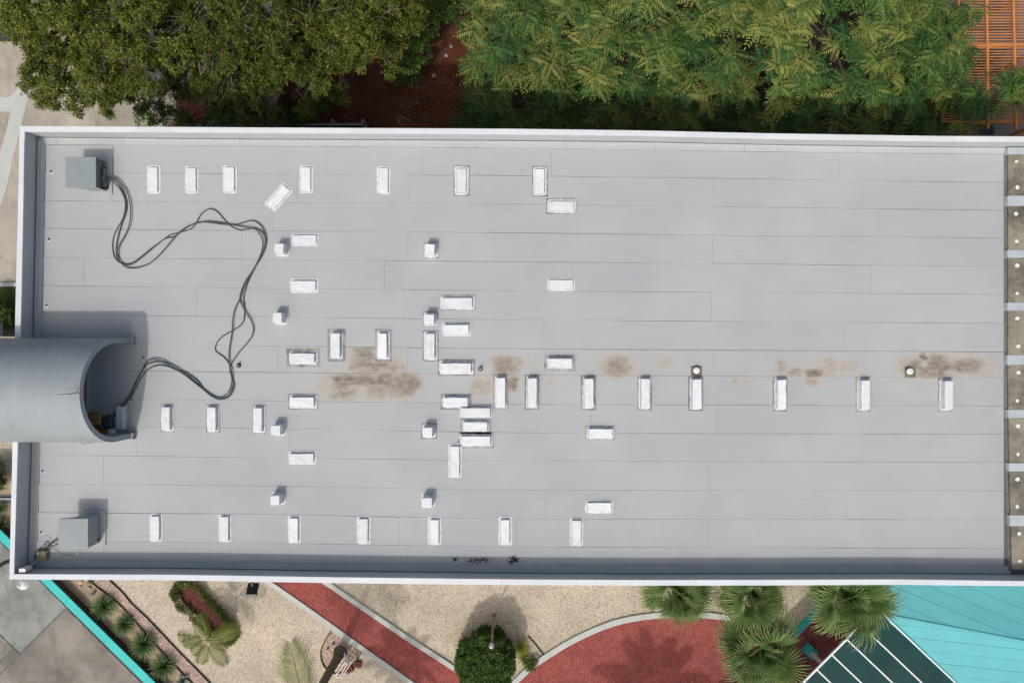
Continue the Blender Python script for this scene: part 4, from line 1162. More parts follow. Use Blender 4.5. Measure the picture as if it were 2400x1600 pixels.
# ------------------------------------------------------------------ teal boundary wall and garden edging
tw = thing('teal_wall', 'low turquoise wall running diagonally beside the concrete yard', 'wall', P(200, 1450, 0))
w0 = P(-220, 1037, .42); w1 = P(650, 1893, .42); u = (w1 - w0).normalized(); L = (w1 - w0).length
k = 0; s = 0.0; nrmv = Vector((-u.y, u.x, 0))
while s < L:
    e = min(s + 2.4, L)
    a = w0 + u * (s + .002); b = w0 + u * (e - .002)
    mb = MB(); mb.bar(Vector((a.x, a.y, .19)), Vector((b.x, b.y, .19)), .30, .38); mb.build('wall_length', M['wall_core'], tw)
    mb = MB(); mb.bar(Vector((a.x, a.y, .40)), Vector((b.x, b.y, .40)), .34, .045); bevel(mb.build('wall_cap', M['teal'], tw), .01); s = e
def edging(label, pts, loop=False):
    path = spline([P(x, y, .03) for x, y in pts], 5)
    mb = MB(); n = len(path); vs = []
    for i, p in enumerate(path):
        d = (path[min(i + 1, n - 1)] - path[max(i - 1, 0)]).normalized(); sd = Vector((-d.y, d.x, 0)) * .017
        for o_, z in ((sd, 0), (sd, .07), (-sd, .07), (-sd, 0)): vs.append(Vector((p.x, p.y, z)) + o_)
    fs = []
    for i in range(n - 1):
        for j in range(3): fs.append((i * 4 + j, i * 4 + j + 1, (i + 1) * 4 + j + 1, (i + 1) * 4 + j))
    fs += [(0, 1, 2, 3), tuple((n - 1) * 4 + j for j in (3, 2, 1, 0))]
    mb.add(vs, fs); o = mb.build('garden_edging', M['edging']); return tag(o, label, 'edging', 'dark garden edging strips')
sheet('planting_bed', [(70, 1322), (224, 1370), (320, 1462), (400, 1540), (470, 1610), (620, 1760), (520, 1765), (345, 1592), (100, 1354), (-10, 1250), (-200, 1060), (0, 1060)], .008, 'soil', label='brown planting bed behind the turquoise wall')
sheet('pink_gravel_path', [(140, 1240), (262, 1358), (303, 1405), (350, 1450), (400, 1502), (495, 1602), (640, 1760), (600, 1760), (470, 1622), (384, 1528), (330, 1470), (224, 1372), (100, 1260)], .012, 'gravel_pink', label='pinkish gravel strip between the two dark edgings')
edging('dark edging strip threading behind the row of spiky rosettes', [(120, 1280), (221, 1369), (262, 1398), (300, 1436), (332, 1472), (380, 1526), (470, 1620), (600, 1750)])
edging('dark edging strip between the pink strip and the tan gravel', [(150, 1248), (257, 1358), (288, 1388), (310, 1414), (350, 1452), (420, 1526), (495, 1602), (640, 1755)])
bed_ring = [(775, 1479), (762, 1500), (752, 1525), (755, 1550), (767, 1568), (785, 1577), (805, 1574), (825, 1565), (836, 1547), (846, 1528)]
sheet('pink_gravel_bed', bed_ring + [(812, 1506)], .010, 'gravel_pink', label='half-round pink gravel bed around the leaning palm trunk')
edging('half-round dark edging around the leaning palm trunk', bed_ring)
edging('short dark edging arc right of the clipped bush', [(1238, 1490), (1250, 1503), (1262, 1518), (1275, 1535)])
sheet('mulch_bed', [(420, 1376), (450, 1370), (475, 1382), (508, 1420), (535, 1450), (550, 1480), (540, 1494), (505, 1482), (465, 1446), (430, 1412), (418, 1390)], .014, 'mulch', label='red mulch inside the oval hedge ring')

# utility cover in the planting bed
c = P(345, 1558, .02); uc = thing('utility_cover', 'small dark square utility cover beside the lowest rosettes', 'cover', c)
mb = MB(); mb.box((c.x, c.y, .03), (.30, .22, .05), .75); mb.build('frame', M['grate'], uc)
for k in range(4):
    mb = MB(); mb.box(Vector((c.x, c.y, .058)) + Matrix.Rotation(.75, 3, 'Z') @ Vector((-.09 + .06 * k, 0, 0)), (.03, .16, .01), .75); mb.build('slot', M['black'], uc)

# curved dark pipe on the concrete at the left edge
mb = MB(); mb.tube(spline([P(-60, 1352, .05), P(-10, 1330, .05), P(12, 1318, .05), P(40, 1312, .05), P(90, 1315, .05)], 6), .075, 8); o = mb.build('drain_hose', M['edging'], None, True); tag(o, 'dark hose curving over the concrete at the left edge', 'hose')

# ------------------------------------------------------------------ stones
def stone(label, px, py, r, mat='stone', z=0.0, grp='loose stones in the beds', rr=random.Random(2)):
    c = P(px, py, z); mb = MB()
    vs = []; fs = []; nu, nv = 9, 6; off = rr.uniform(0, 50)
    for j in range(nv + 1):
        th = math.pi * j / nv
        for i in range(nu):
            d = Vector((math.sin(th) * math.cos(6.283 * i / nu), math.sin(th) * math.sin(6.283 * i / nu), math.cos(th) * .65))
            k = 1 + .35 * mnoise.noise(d * 1.6 + Vector((off, 0, 0)))
            vs.append(Vector((c.x, c.y, z + r * .35)) + d * r * k)
    for j in range(nv):
        for i in range(nu): fs.append((j * nu + i, (j + 1) * nu + i, (j + 1) * nu + (i + 1) % nu, j * nu + (i + 1) % nu))
    mb.add(vs, fs); o = mb.build('stone', M[mat], None, True); return tag(o, label, 'stone', grp)
stone('pale stone beside the small succulent by the wall', 211, 1377, .10)
stone('pale reddish stone under the small upper rosette', 190, 1362, .10, 'stone_warm')
stone('small round stone left of the pale stone', 190, 1374, .07)
stone('tawny boulder left behind the clipped bush', 1137, 1488, .30, 'stone_warm')
stone('large grey boulder right behind the clipped bush', 1192, 1478, .36)
stone('pale stone at the left edge, upper of two', 11, 1113, .08)
stone('warm stone at the left edge, lower of two', 10, 1131, .10, 'stone_warm')
stone('white lump on the sunlit red earth, upper', 1058, 110, .07)
stone('white lump on the sunlit red earth, larger', 1046, 131, .09)
stone('white block on the shaded red earth', 1017, 178, .09)
stone('pale stone beside the oval hedge', 546, 1443, .05)

# ------------------------------------------------------------------ spiky rosettes (yucca-like)
def spiky_leaf_mesh(name, L, w, mat, fold=.4, seg=3):
    mb = MB(); vs = []; fs = []; ti = []
    for i in range(seg + 1):
        t = i / seg; ww = w * (1 - t ** 1.6) * (.75 + .5 * math.sin(math.pi * min(t * 1.2, 1))) + .0015
        x = L * t; z = L * (.02 * math.sin(t * 3))
        for s in (-1, 0, 1):
            vs.append((x, s * ww / 2, z + (abs(s) * fold * ww))); ti.append(t)
    for i in range(seg):
        for j in range(2): fs.append((i * 3 + j, (i + 1) * 3 + j, (i + 1) * 3 + j + 1, i * 3 + j + 1))
    me = bpy.data.meshes.new(name); me.from_pydata(vs, [], fs); me.materials.append(mat)
    a = me.attributes.new('tint', 'FLOAT', 'POINT'); a.data.foreach_set('value', [.25 + .6 * q for q in ti])
    return me
def rosette(label, px, py, R, n, mesh, grp, seed, z0=.05, elmin=-5, elmax=85, core=True, name='spiky_rosette', cat='plant'):
    rr = random.Random(seed); c = P(px, py, 0)
    root = thing(name, label, cat, (c.x, c.y, 0), grp)
    mb = MB(); mb.lathe((c.x, c.y, 0), [(.05, 0), (.06, z0), (.03, z0 + .08)], 8); mb.build('stem', M['bark'], root)
    for i in range(n):
        t = (i + .5) / n; el = math.radians(elmin + (elmax - elmin) * (1 - t) ** 1.5 + rr.uniform(-5, 5)); az = i * 2.39996 + rr.uniform(-.12, .12)
        o = link_mesh('leaf', mesh, root)
        k = R * rr.uniform(.85, 1.08)
        o.scale = (k, k, k)
        q = Quaternion((0, 0, 1), az) @ Quaternion((0, 1, 0), -el)
        o.rotation_mode = 'QUATERNION'; o.rotation_quaternion = q
        o.location = (0, 0, z0 + .05)
    return root
ylm = spiky_leaf_mesh('spiky_leaf', 1.0, .092, M['leaf_agave'])
gy = 'spiky rosettes along the turquoise wall'
for i, (x, y, R, lab) in enumerate([(249, 1418, .52, 'spiky green rosette, topmost of four large ones in the bed'), (297, 1460, .46, 'spiky green rosette, second of four and smallest of them'),
                                (341, 1506, .58, 'spiky green rosette, third of four in the bed'), (387, 1558, .56, 'spiky green rosette, lowest of four beside the blue agave')]):
    rosette(lab, x, y, R * 1.24, 135, ylm, gy, i + 3)
rosette('small half hidden green rosette at the wall edge above the stones', 216, 1360, .22, 26, ylm, gy, 21)
rosette('pale green rosette at the left edge above the turquoise wall', 6, 1190, .42, 60, ylm, gy, 22)
rosette('dark green rosette at the left edge touching the turquoise wall', 8, 1228, .50, 60, ylm, gy, 23)
blm = spiky_leaf_mesh('agave_leaf', 1.0, .30, M['leaf_blue'], .35, 4)
rosette('pale blue broad-leaved agave at the bottom edge', 430, 1592, .38, 17, blm, None, 31, .04, 5, 75, name='agave')
rosette('small pale blue agave beside the stones', 221, 1388, .16, 12, blm, None, 32, .02, 5, 70, name='agave')
llm = spiky_leaf_mesh('lime_leaf', 1.0, .13, M['leaf_lime'])
rosette('yellow-green striped grass plant left of the clipped bush', 1089, 1507, .52, 30, llm, 'yellow-green grass plants', 41, .05, 0, 75, name='grass_plant')
rosette('yellow-green striped grass plant right of the clipped bush, upper', 1223, 1512, .54, 34, llm, 'yellow-green grass plants', 42, .05, 0, 75, name='grass_plant')
rosette('yellow-green striped grass plant right of the clipped bush, lower', 1228, 1536, .48, 28, llm, 'yellow-green grass plants', 43, .05, 0, 75, name='grass_plant')
slm = spiky_leaf_mesh('seedling_leaf', 1.0, .2, M['leaf_hedge'])
rosette('tiny dark seedling in the half-round bed, upper', 782, 1506, .12, 9, slm, 'tiny seedlings', 44, .01, 0, 60, name='seedling')
rosette('tiny dark seedling in the half-round bed, lower left', 769, 1517, .12, 9, slm, 'tiny seedlings', 45, .01, 0, 60, name='seedling')

# ------------------------------------------------------------------ shrubs made of small leaves
def shrub(name, label, cat, base, lobes, dens, mat, seed, L=.07, Wd=.04, k=6, grp=None, ring=False):
    rs = np.random.RandomState(seed); root = thing(name, label, cat, base, grp)
    rr = random.Random(seed); mb = MB(); b = Vector(base)
    for c, r in lobes[:40]:
        if ring: mb.tube([(c[0], c[1], 0), (c[0], c[1], c[2])], .012, 5); continue
        mb.tube(spline([b, b.lerp(Vector(c), .5) + Vector((rr.uniform(-.05, .05), rr.uniform(-.05, .05), .02)), Vector(c)], 3), [.03, .026, .022, .018, .014, .010, .006], 5)
    mb.build('stem', M['bark'], root)
    p, nn, kk = lobe_points(lobes, dens, rs, -.5)
    q, ti = rosette_quads(p, nn, rs, k, L, Wd)
    o = leaf_mesh('foliage', q, ti, M[mat], root); o["kind"] = "stuff"
    return root
# clipped drum-shaped bush
tc = P(1140, 1520, 0); lob = []
rr = random.Random(9)
for i in range(150):
    a = rr.uniform(0, 6.283); rad = 1.02 * math.sqrt(rr.random()); z = rr.uniform(1.75, 2.05) - .35 * (rad / 1.05) ** 4
    lob.append(((tc.x + rad * math.cos(a), tc.y + rad * math.sin(a), z), .20))
for i in range(110):
    a = rr.uniform(0, 6.283); lob.append(((tc.x + 1.02 * math.cos(a), tc.y + 1.02 * math.sin(a), rr.uniform(.3, 1.7)), .2))
shrub('clipped_bush', 'dense dark green clipped drum-shaped bush at the bottom edge', 'bush', (tc.x, tc.y, 0), lob, 85, 'leaf_hedge', 5, .075, .045, 6)
c = P(1243, 1549, 0); shrub('shrub', 'small bright green shrub touching the plaza kerb', 'shrub', c, [((c.x + dx, c.y + dy, .22), .16) for dx, dy in ((0, 0), (.15, .05), (-.14, .03), (.05, -.14), (-.08, -.12))], 110, 'leaf_bed', 6, .06, .035)
# oval hedge ring
ring = [(415, 1384), (425, 1368), (450, 1366), (475, 1376), (490, 1396), (505, 1412), (522, 1432), (535, 1450), (550, 1462), (556, 1482), (550, 1500), (530, 1490), (0, 0)]
hp = [(412, 1388), (420, 1370), (445, 1364), (470, 1374), (488, 1393), (503, 1412), (520, 1430), (536, 1448), (551, 1464), (554, 1486), (542, 1500), (518, 1494), (495, 1478), (470, 1455), (447, 1432), (424, 1412)]
hl = [P(x, y, 0) for x, y in hp]; hl = spline(hl + [hl[0]], 3); rr = random.Random(4)
c = P(485, 1432, 0)
shrub('oval_hedge', 'low green hedge ring around a red mulch bed', 'hedge', c, [((p.x + rr.uniform(-.05, .05), p.y + rr.uniform(-.05, .05), .16 + rr.uniform(-.04, .06)), rr.uniform(.10, .135)) for p in hl], 150, 'leaf_bed', 8, .07, .04, 6, None, True)
# left edge bushes
def edge_bush(label, px, py, R, seed, mat='leaf_hedge'):
    c = P(px, py, 0); rr = random.Random(seed)
    shrub('bush', label, 'bush', c, [((c.x + rr.uniform(-R, R) * .7, c.y + rr.uniform(-R, R) * .7, rr.uniform(.3, .8)), .3) for _ in range(9)], 45, mat, seed, .12, .05, 7, 'bushes along the left edge')
edge_bush('bright green bush at the left edge above the black box', 14, 730, .75, 51)
edge_bush('dark green low bush at the left edge beside pale stones', 2, 1110, .45, 52)
c = P(20, 772, 0); ub = thing('utility_box', 'black ribbed utility box at the left edge beside the vault', 'box', c)
mb = MB(); mb.box((c.x + .1, c.y, .45), (.62, .62, .9)); bevel(mb.build('body', M['black'], ub), .02)
for k in range(8):
    mb = MB(); mb.box((c.x - .24, c.y - .26 + .075 * k, .5), (.05, .03, .7)); mb.build('rib', M['pipe'], ub)
mb = MB(); mb.bar(P(-60, 1168, .06), P(120, 1168, .06), .05, .08); o = mb.build('steel_rail', M['steel']); tag(o, 'thin grey rail crossing the left edge between stones and rosettes', 'rail')
sheet('dark_gutter', [(-80, 1158), (160, 1158), (160, 1180), (-80, 1180)], .016, 'bitumen', label='dark gutter strip at the left edge')

# ------------------------------------------------------------------ palms
def fan_mesh(seed, petiole=.55, blade=.78, n=30, spread=4.3, droop=.35):
    rr = random.Random(seed); vs = []; fs = []; ti = []
    def quad(a, b, c_, d, t):
        k = len(vs); vs.extend([a, b, c_, d]); fs.append((k, k + 1, k + 2, k + 3)); ti.extend(t)
    quad((0, -.014, 0), (petiole, -.008, .02), (petiole, .008, .02), (0, .014, 0), (.7, .55, .55, .7))
    hub = Vector((petiole, 0, .02))
    for i in range(n):
        a0 = -spread / 2 + spread * i / n; a1 = -spread / 2 + spread * (i + 1) / n; am = (a0 + a1) / 2
        L = blade * (.78 + .22 * math.cos(am * .6)) * rr.uniform(.92, 1.06)
        def pt(a, r, z): return Vector((hub.x + r * math.cos(a), r * math.sin(a), hub.z + z))
        cup = .10 * math.cos(am)
        dr = droop * rr.uniform(.6, 1.5)
        z0 = 0; z1 = cup * .5; 
        m1 = .40 * L; m2 = .74 * L
        half = (a1 - a0) / 2
        b = hub
        e0 = pt(a0, m1, z1 - .018); e1 = pt(a1, m1, z1 - .018); em = pt(am, m1, z1 + .02)
        f0 = pt(am - half * .42, m2, z1 - .10 * dr); f1 = pt(am + half * .42, m2, z1 - .10 * dr); fm = pt(am, m2, z1 + .01 - .10 * dr)
        tw = rr.uniform(-.06, .06)
        tip = pt(am + tw, L * .97, z1 - .42 * dr * blade)
        base_t = rr.uniform(.2, .55)
        k = len(vs); vs.extend([b, e0, em, e1, f0, fm, f1, tip])
        ti.extend([base_t * .8, base_t, base_t + .15, base_t, base_t + .2, base_t + .3, base_t + .2, rr.uniform(.75, 1.0)])
        fs.extend([(k, k + 1, k + 2), (k, k + 2, k + 3), (k + 1, k + 4, k + 5, k + 2), (k + 2, k + 5, k + 6, k + 3), (k + 4, k + 7, k + 5), (k + 5, k + 7, k + 6)])
    me = bpy.data.meshes.new('fan_frond'); me.from_pydata([tuple(v) for v in vs], [], fs); me.materials.append(M['leaf_palm'])
    a = me.attributes.new('tint', 'FLOAT', 'POINT'); a.data.foreach_set('value', [min(1, t_) for t_ in ti]); return me
CENT = fan_mesh(9, .12, .70, 20, 3.0, .15)
FAN = [fan_mesh(i, .50 + .08 * i, .88, 32, 3.9 + .2 * i, .32 + .2 * i) for i in range(4)]
def fan_palm(label, px, py, zc, seed, scale=1.0, n=30):
    """px,py: where the crown's heart shows; zc: its height"""
    rr = random.Random(seed); h = P(px, py, zc)
    root = thing('fan_palm', label, 'palm', (h.x, h.y, 0), 'fan palms beside the plaza')
    mb = MB(); pts = [(h.x, h.y, -.05), (h.x + .03, h.y + .02, zc * .5), (h.x, h.y, zc)]
    path = spline(pts, 8); mb.tube(path, [.17 - .05 * i / (len(path) - 1) + (.012 if i % 2 else 0) for i in range(len(path))], 10); mb.build('trunk', M['palm_trunk'], root, True)
    mb = MB(); mb.lathe((h.x, h.y, zc - .35), [(.13, 0), (.16, .12), (.12, .3), (.04, .42)], 10); mb.build('crown_shaft', M['moss'], root, True)
    for i in range(n):
        t = (i + .5) / n; el = math.radians(80 - 100 * t ** .75 + rr.uniform(-12, 12)); az = i * 2.39996 + rr.uniform(-.4, .4) + seed
        o = link_mesh('frond', CENT if t < .22 else FAN[i % 4], root)
        k = scale * rr.uniform(.70, 1.14) * (.9 if t < .22 else .9 if t < .35 else 1.0)
        o.scale = (k, k, k); o.location = (0, 0, zc - .02 - .2 * t)
        o.rotation_mode = 'QUATERNION'
        o.rotation_quaternion = Quaternion((0, 0, 1), az) @ Quaternion((0, 1, 0), -el) @ Quaternion((1, 0, 0), rr.uniform(-.6, .6))
    return root
fan_palm('fan palm at the plaza kerb, leftmost of the four', 1588, 1392, 4.6, 1, .94)
fan_palm('fan palm second from left, its crown touching the white parapet', 1766, 1392, 4.8, 2, 1.02)
fan_palm('fan palm lowest of the four, standing over the red plaza', 1782, 1520, 4.6, 3, 1.2)
fan_palm('fan palm rightmost of the four, beside the turquoise roof', 1990, 1392, 5.0, 4, 1.24)

def feather_mesh(seed, L=1.5, n=34, ll=.42, arch=.55, lw=.0125):
    rr = random.Random(seed); vs = []; fs = []; ti = []
    def pt(s): return Vector((L * s * (1 - .12 * s), 0, arch * L * (s * .55 - s * s * .75)))
    for i in range(10):
        a, b = pt(i / 10), pt((i + 1) / 10); w0 = .016 * (1 - .8 * i / 10); w1 = .016 * (1 - .8 * (i + 1) / 10); k = len(vs)
        vs.extend([a + Vector((0, -w0, 0)), b + Vector((0, -w1, 0)), b + Vector((0, w1, 0)), a + Vector((0, w0, 0))]); fs.append((k, k + 1, k + 2, k + 3)); ti.extend([.8] * 4)
    for i in range(n):
        s = .12 + .88 * (i + .5) / n; b = pt(s); tang = (pt(min(1, s + .02)) - pt(s - .02)).normalized()
        l = ll * (math.sin(math.pi * (s * .85 + .1)) ** .7) * rr.uniform(.88, 1.08)
        for sg in (-1, 1):
            d = (tang * (.75 + .35 * s) + Vector((0, sg * 1.0, -.05))).normalized()
            w = tang * lw; k = len(vs); m = b + d * l * .5 + Vector((0, 0, .015)); e = b + d * l - Vector((0, 0, l * rr.uniform(.25, .5)))
            vs.extend([b - w * .4, m - w * .8, e, m + w * .8, b + w * .4]); tt = rr.uniform(.15, .6); ti.extend([tt, tt, tt + .35, tt, tt]); fs.append((k, k + 1, k + 2, k + 3, k + 4))
    me = bpy.data.meshes.new('feather_frond'); me.from_pydata([tuple(v) for v in vs], [], fs); me.materials.append(M['leaf_coco'])
    a = me.attributes.new('tint', 'FLOAT', 'POINT'); a.data.foreach_set('value', [min(1, t_) for t_ in ti]); return me
FEA = [feather_mesh(i, 1.0, 32, .38, .5 + .15 * i) for i in range(3)]
FEAW = [feather_mesh(i + 5, 1.0, 30, .22, .5 + .15 * i, .024) for i in range(3)]
def feather_palm(label, base, heart, r0, r1, fronds, scale, seed, meshes=None):
    rr = random.Random(seed); b = Vector(base); h = Vector(heart)
    root = thing('feather_palm', label, 'palm', (b.x, b.y, 0), 'leaning feather palms')
    mid = b.lerp(h, .5) + Vector((0, 0, .25)); path = spline([b, mid, h], 9)
    mb = MB(); mb.tube(path, [r0 + (r1 - r0) * i / (len(path) - 1) + (.006 if i % 2 else 0) for i in range(len(path))], 10); mb.build('trunk', M['palm_trunk'], root, True)
    for i, (az, el, k) in enumerate(fronds):
        o = link_mesh('frond', (meshes or FEA)[i % 3], root); k *= scale
        o.scale = (k, k, k); o.location = h - b + Vector((0, 0, .02 * i))
        if True: o.location = Vector((h.x - b.x, h.y - b.y, h.z))
        o.rotation_mode = 'QUATERNION'
        o.rotation_quaternion = Quaternion((0, 0, 1), math.radians(az)) @ Quaternion((0, 1, 0), -math.radians(el)) @ Quaternion((1, 0, 0), rr.uniform(-.3, .3))
    return root
b = P(540, 1472, .0); h = P(487, 1497, 1.7)
feather_palm('young feather palm leaning out of the oval hedge', b, h, .15, .09, [(103, 18, 1.05), (118, 30, .8), (176, 10, 1.1), (192, 0, 1.0), (222, -5, .95), (254, 5, 1.0), (308, 8, 1.12), (14, 6, 1.2), (26, -6, 1.0), (322, -12, .8)], 1.25, 3)
b = P(797, 1530, .0); h = P(722, 1660, 4.4)
feather_palm('tall leaning feather palm with one frond over the gravel', b, h, .19, .13, [(104, 6, 1.42), (150, 25, 1.0), (190, 10, 1.0), (230, 20, 1.0), (270, 5, 1.0), (310, 25, 1.0), (350, 10, 1.0), (25, 20, 1.0), (70, 45, .8)], 2.0, 6)
ring_ = [(30 * i + 8, (12, 24, 4)[i % 3], (1, .9, 1.05)[i % 3]) for i in range(12)]
b = P(1413, 1850, 0); h = Vector((b.x + .1, b.y + .1, 6.6))
feather_palm('tall feather palm just below the picture, shading the plaza', b, h, .2, .14, ring_, 2.8, 8, FEAW)
b = P(850, 1728, 0); h = Vector((b.x + .1, b.y, 5.0))
feather_palm('tall feather palm just below the picture, shading the path', b, h, .18, .13, ring_, 1.9, 9, FEAW)
mb = MB(); mb.lathe(P(797, 1527, 0), [(.30, 0), (.28, .12), (.22, .3), (.18, .5)], 12); o = mb.build('root_collar', M['palm_trunk'], bpy.data.objects.get('feather_palm.001'), True)

# ------------------------------------------------------------------ lamp post, barricade
c = P(1157, 1440, 0)
lp = thing('lamp_post', 'slim dark lamp post with a silver globe before the clipped bush', 'lamp post', c)
mb = MB(); mb.lathe(c, [(.09, 0), (.09, .04), (.045, .07), (.04, 3.05)], 12); mb.build('pole', M['bark'], lp, True)
mb = MB(); mb.lathe(Vector((c.x, c.y, 3.05)), [(.05, 0), (.10, .05), (.115, .11), (.10, .17), (.05, .21), (.01, .22)], 18); mb.build('globe', M['steel'], lp, True)
c = P(812, 1548, 0)
ba = thing('barricade', 'white and orange striped folding barricade leaning at the palm trunk', 'barricade', (c.x, c.y, 0))
ang = math.radians(-32); Rz = Matrix.Rotation(ang, 3, 'Z')
for sgn in (-1, 1):
    ax = Rz @ Vector((1, 0, 0)); ay = Rz @ Vector((0, 1, 0))
    # panel leans: bottom out, top at ridge
    def pt(u_, v_): return Vector((c.x, c.y, 0)) + ay * (u_ * .34) + ax * (sgn * (.30 * (1 - v_) + .02)) + Vector((0, 0, .05 + .85 * v_))
    for u_ in (-1, 1):
        mb = MB(); mb.bar(pt(u_, 0), pt(u_, 1), .05, .04); mb.build('leg', M['plastic_white'], ba)
    for v_ in (.45, .82):
        mb = MB(); mb.bar(pt(-1.05, v_), pt(1.05, v_), .03, .24); bd = mb.build('board', M['plastic_white'], ba)
        for s_ in range(3):
            t0 = -.85 + .6 * s_
            nrm_ = (pt(1, .5) - pt(-1, .5)).cross(pt(0, 1) - pt(0, 0)).normalized() * .018
            if nrm_.z < 0: nrm_ = -nrm_
            a_, b_, c_, d_ = pt(t0, v_ - .12) + nrm_, pt(t0 + .26, v_ - .12) + nrm_, pt(t0 + .56, v_ + .12) + nrm_, pt(t0 + .30, v_ + .12) + nrm_
            mb = MB(); mb.add([a_, b_, c_, d_], [(0, 1, 2, 3)]); mb.build('stripe', M['orange_stripe'], bd)
for i, (x, y, r, lab) in enumerate([(820, 1566, .5, 'rusty rubber ballast block under the barricade, left'), (839, 1554, -.2, 'rusty rubber ballast block under the barricade, right')]):
    q_ = P(x, y, 0); rt = thing('ballast_block', lab, 'block', q_, 'barricade ballast blocks')
    mb = MB(); mb.box((q_.x, q_.y, .08), (.34, .26, .14), r); bevel(mb.build('body', M['rubber'], rt), .03, 3)
    mb = MB(); mb.box((q_.x, q_.y, .153), (.16, .05, .012), r); mb.build('handle', M['edging'], rt)

# ------------------------------------------------------------------ turquoise building and glazed canopy
tb = thing('turquoise_building', 'turquoise low building with a folded sheet roof', 'building', P(2250, 1500, 0))
def plane3(p, q, r):
    n = (q - p).cross(r - p); a = -n.x / n.z; b_ = -n.y / n.z; return a, b_, p.z - a * p.x - b_ * p.y
def on(pl, x, y): return Vector((x, y, pl[0] * x + pl[1] * y + pl[2]))
def Pp(pl, px, py):
    u_ = (px - 1200) / F; v_ = -(py - 800) / F; D = (CZ - pl[2]) / (1 + pl[0] * u_ + pl[1] * v_)
    return Vector((u_ * D, v_ * D, CZ - D))
r0 = P(2085, 1443, 4.1); r1 = P(2420, 1506, 4.1)
plN = plane3(r0, r1, P(2085, 1300, 3.45)); plS = plane3(r0, r1, P(2200, 1640, 3.55))
wallY = P(1200, 1371, PTOP).y - .03
def panels(poly_px, pl, dirv, width, name, mat):
    poly = [(Pp(pl, x, y).x, Pp(pl, x, y).y) for x, y in poly_px]
    poly = clip(poly, (0, wallY), (0, -1))
    d = Vector((dirv[0], dirv[1])).normalized(); nn = Vector((-d.y, d.x))
    ss = [p[0] * nn.x + p[1] * nn.y for p in poly]; s = min(ss); k = 0
    while s < max(ss) - .01:
        e = s + width
        q_ = clip(clip(poly, (nn.x * (s + .004), nn.y * (s + .004)), (nn.x, nn.y)), (nn.x * (e - .004), nn.y * (e - .004)), (-nn.x, -nn.y))
        if len(q_) >= 3:
            mb = MB(); m = len(q_); lift = .006 * (k % 2)
            a = sum(q_[i][0] * q_[(i + 1) % m][1] - q_[(i + 1) % m][0] * q_[i][1] for i in range(m))
            if a < 0: q_ = q_[::-1]
            top = [on(pl, *p) + Vector((0, 0, lift)) for p in q_]; bot = [p - Vector((0, 0, .03)) for p in top]
            mb.add(top + bot, [tuple(range(m)), tuple(range(2 * m - 1, m - 1, -1))] + [(i, m + i, m + (i + 1) % m, (i + 1) % m) for i in range(m)])
            mb.build(name, M[mat], tb)
        s = e; k += 1
panels([(2085, 1200), (2085, 1443), (2420, 1506), (2700, 1560), (2700, 1200)], plN, (1, -.40), .52, 'roof_panel', 'teal_roof')
panels([(2086, 1446), (2420, 1509), (2700, 1563), (2700, 1900), (2560, 1900)], plS, (1, -.10), .46, 'roof_panel', 'teal_roof')
mb = MB(); mb.bar(r0 + Vector((0, 0, .012)), P(2700, 1560, 4.1) + Vector((0, 0, .012)), .10, .03); mb.build('ridge_cap', M['teal_roof'], tb)
e = [Pp(plN, 2086, 1250), Pp(plN, 2086, 1443), Pp(plS, 2090, 1449), Pp(plS, 2558, 1896)]
mb = MB(); vs = e + [Vector((p.x, p.y, 0)) for p in e]; mb.add([v - Vector((0, 0, .04)) if v.z > .1 else v for v in vs], [(0, 1, 5, 4), (1, 2, 6, 5), (2, 3, 7, 6)]); mb.build('wall', M['teal_side'], tb)

ca_ = thing('glass_canopy', 'dark green glazed canopy with white bars over the red paving', 'canopy', P(2050, 1600, 0))
plC = plane3(P(1880, 1600, 2.9), P(2015, 1466, 2.9), P(2240, 1600, 3.15))
A0 = (2044, 1437); lo = (1745, 1731); hi = (2390, 1743)   # upper corner, ends of the eave and of the wall side
A0 = (2044, 1436)
eave = lambda t_: Pp(plC, 2044 + (1745 - 2044) * t_, 1436 + (1731 - 1436) * t_)
side_dir = (Pp(plC, 2240, 1600) - Pp(plC, 2073, 1443)).normalized()
starts = [(2070, 1441), (2027, 1472), (1984, 1497), (1949, 1533), (1914, 1568), (1879, 1602), (1844, 1637), (1809, 1671)]
# project the bar starts to the eave line
ev0 = Pp(plC, 2050, 1431); ev1 = Pp(plC, 1809, 1671); ed = (ev1 - ev0).normalized()
sp_ = []
for x, y in [(2073, 1443), (2027, 1473), (1984, 1497), (1949, 1533), (1914, 1568), (1879, 1602), (1844, 1636), (1810, 1670), (1775, 1705), (1740, 1740), (1705, 1775), (1670, 1810), (1635, 1845), (1600, 1880)]:
    p = Pp(plC, x, y); a_ = p - ev0
    # intersect p + k*side_dir with the eave
    det = side_dir.x * (-ed.y) - side_dir.y * (-ed.x); bx_, by_ = ev0.x - p.x, ev0.y - p.y
    k_ = (bx_ * (-ed.y) - by_ * (-ed.x)) / det
    sp_.append(p + side_dir * k_)
LEN = 4.6
for i in range(len(sp_) - 1):
    a_, b_ = sp_[i], sp_[i + 1]
    g_ = (b_ - a_).normalized() * .02
    mb = MB(); vs = [a_ + g_, b_ - g_, b_ - g_ + side_dir * LEN, a_ + g_ + side_dir * LEN]
    mb.add(vs + [v - Vector((0, 0, .012)) for v in vs], [(0, 1, 2, 3), (7, 6, 5, 4), (0, 4, 5, 1), (1, 5, 6, 2), (2, 6, 7, 3), (3, 7, 4, 0)]); mb.build('pane', M['glass'], ca_)
for i, a_ in enumerate(sp_):
    mb = MB(); mb.bar(a_ + Vector((0, 0, .012)), a_ + side_dir * LEN + Vector((0, 0, .012)), .055, .045); mb.build('glazing_bar', M['white_bar'], ca_)
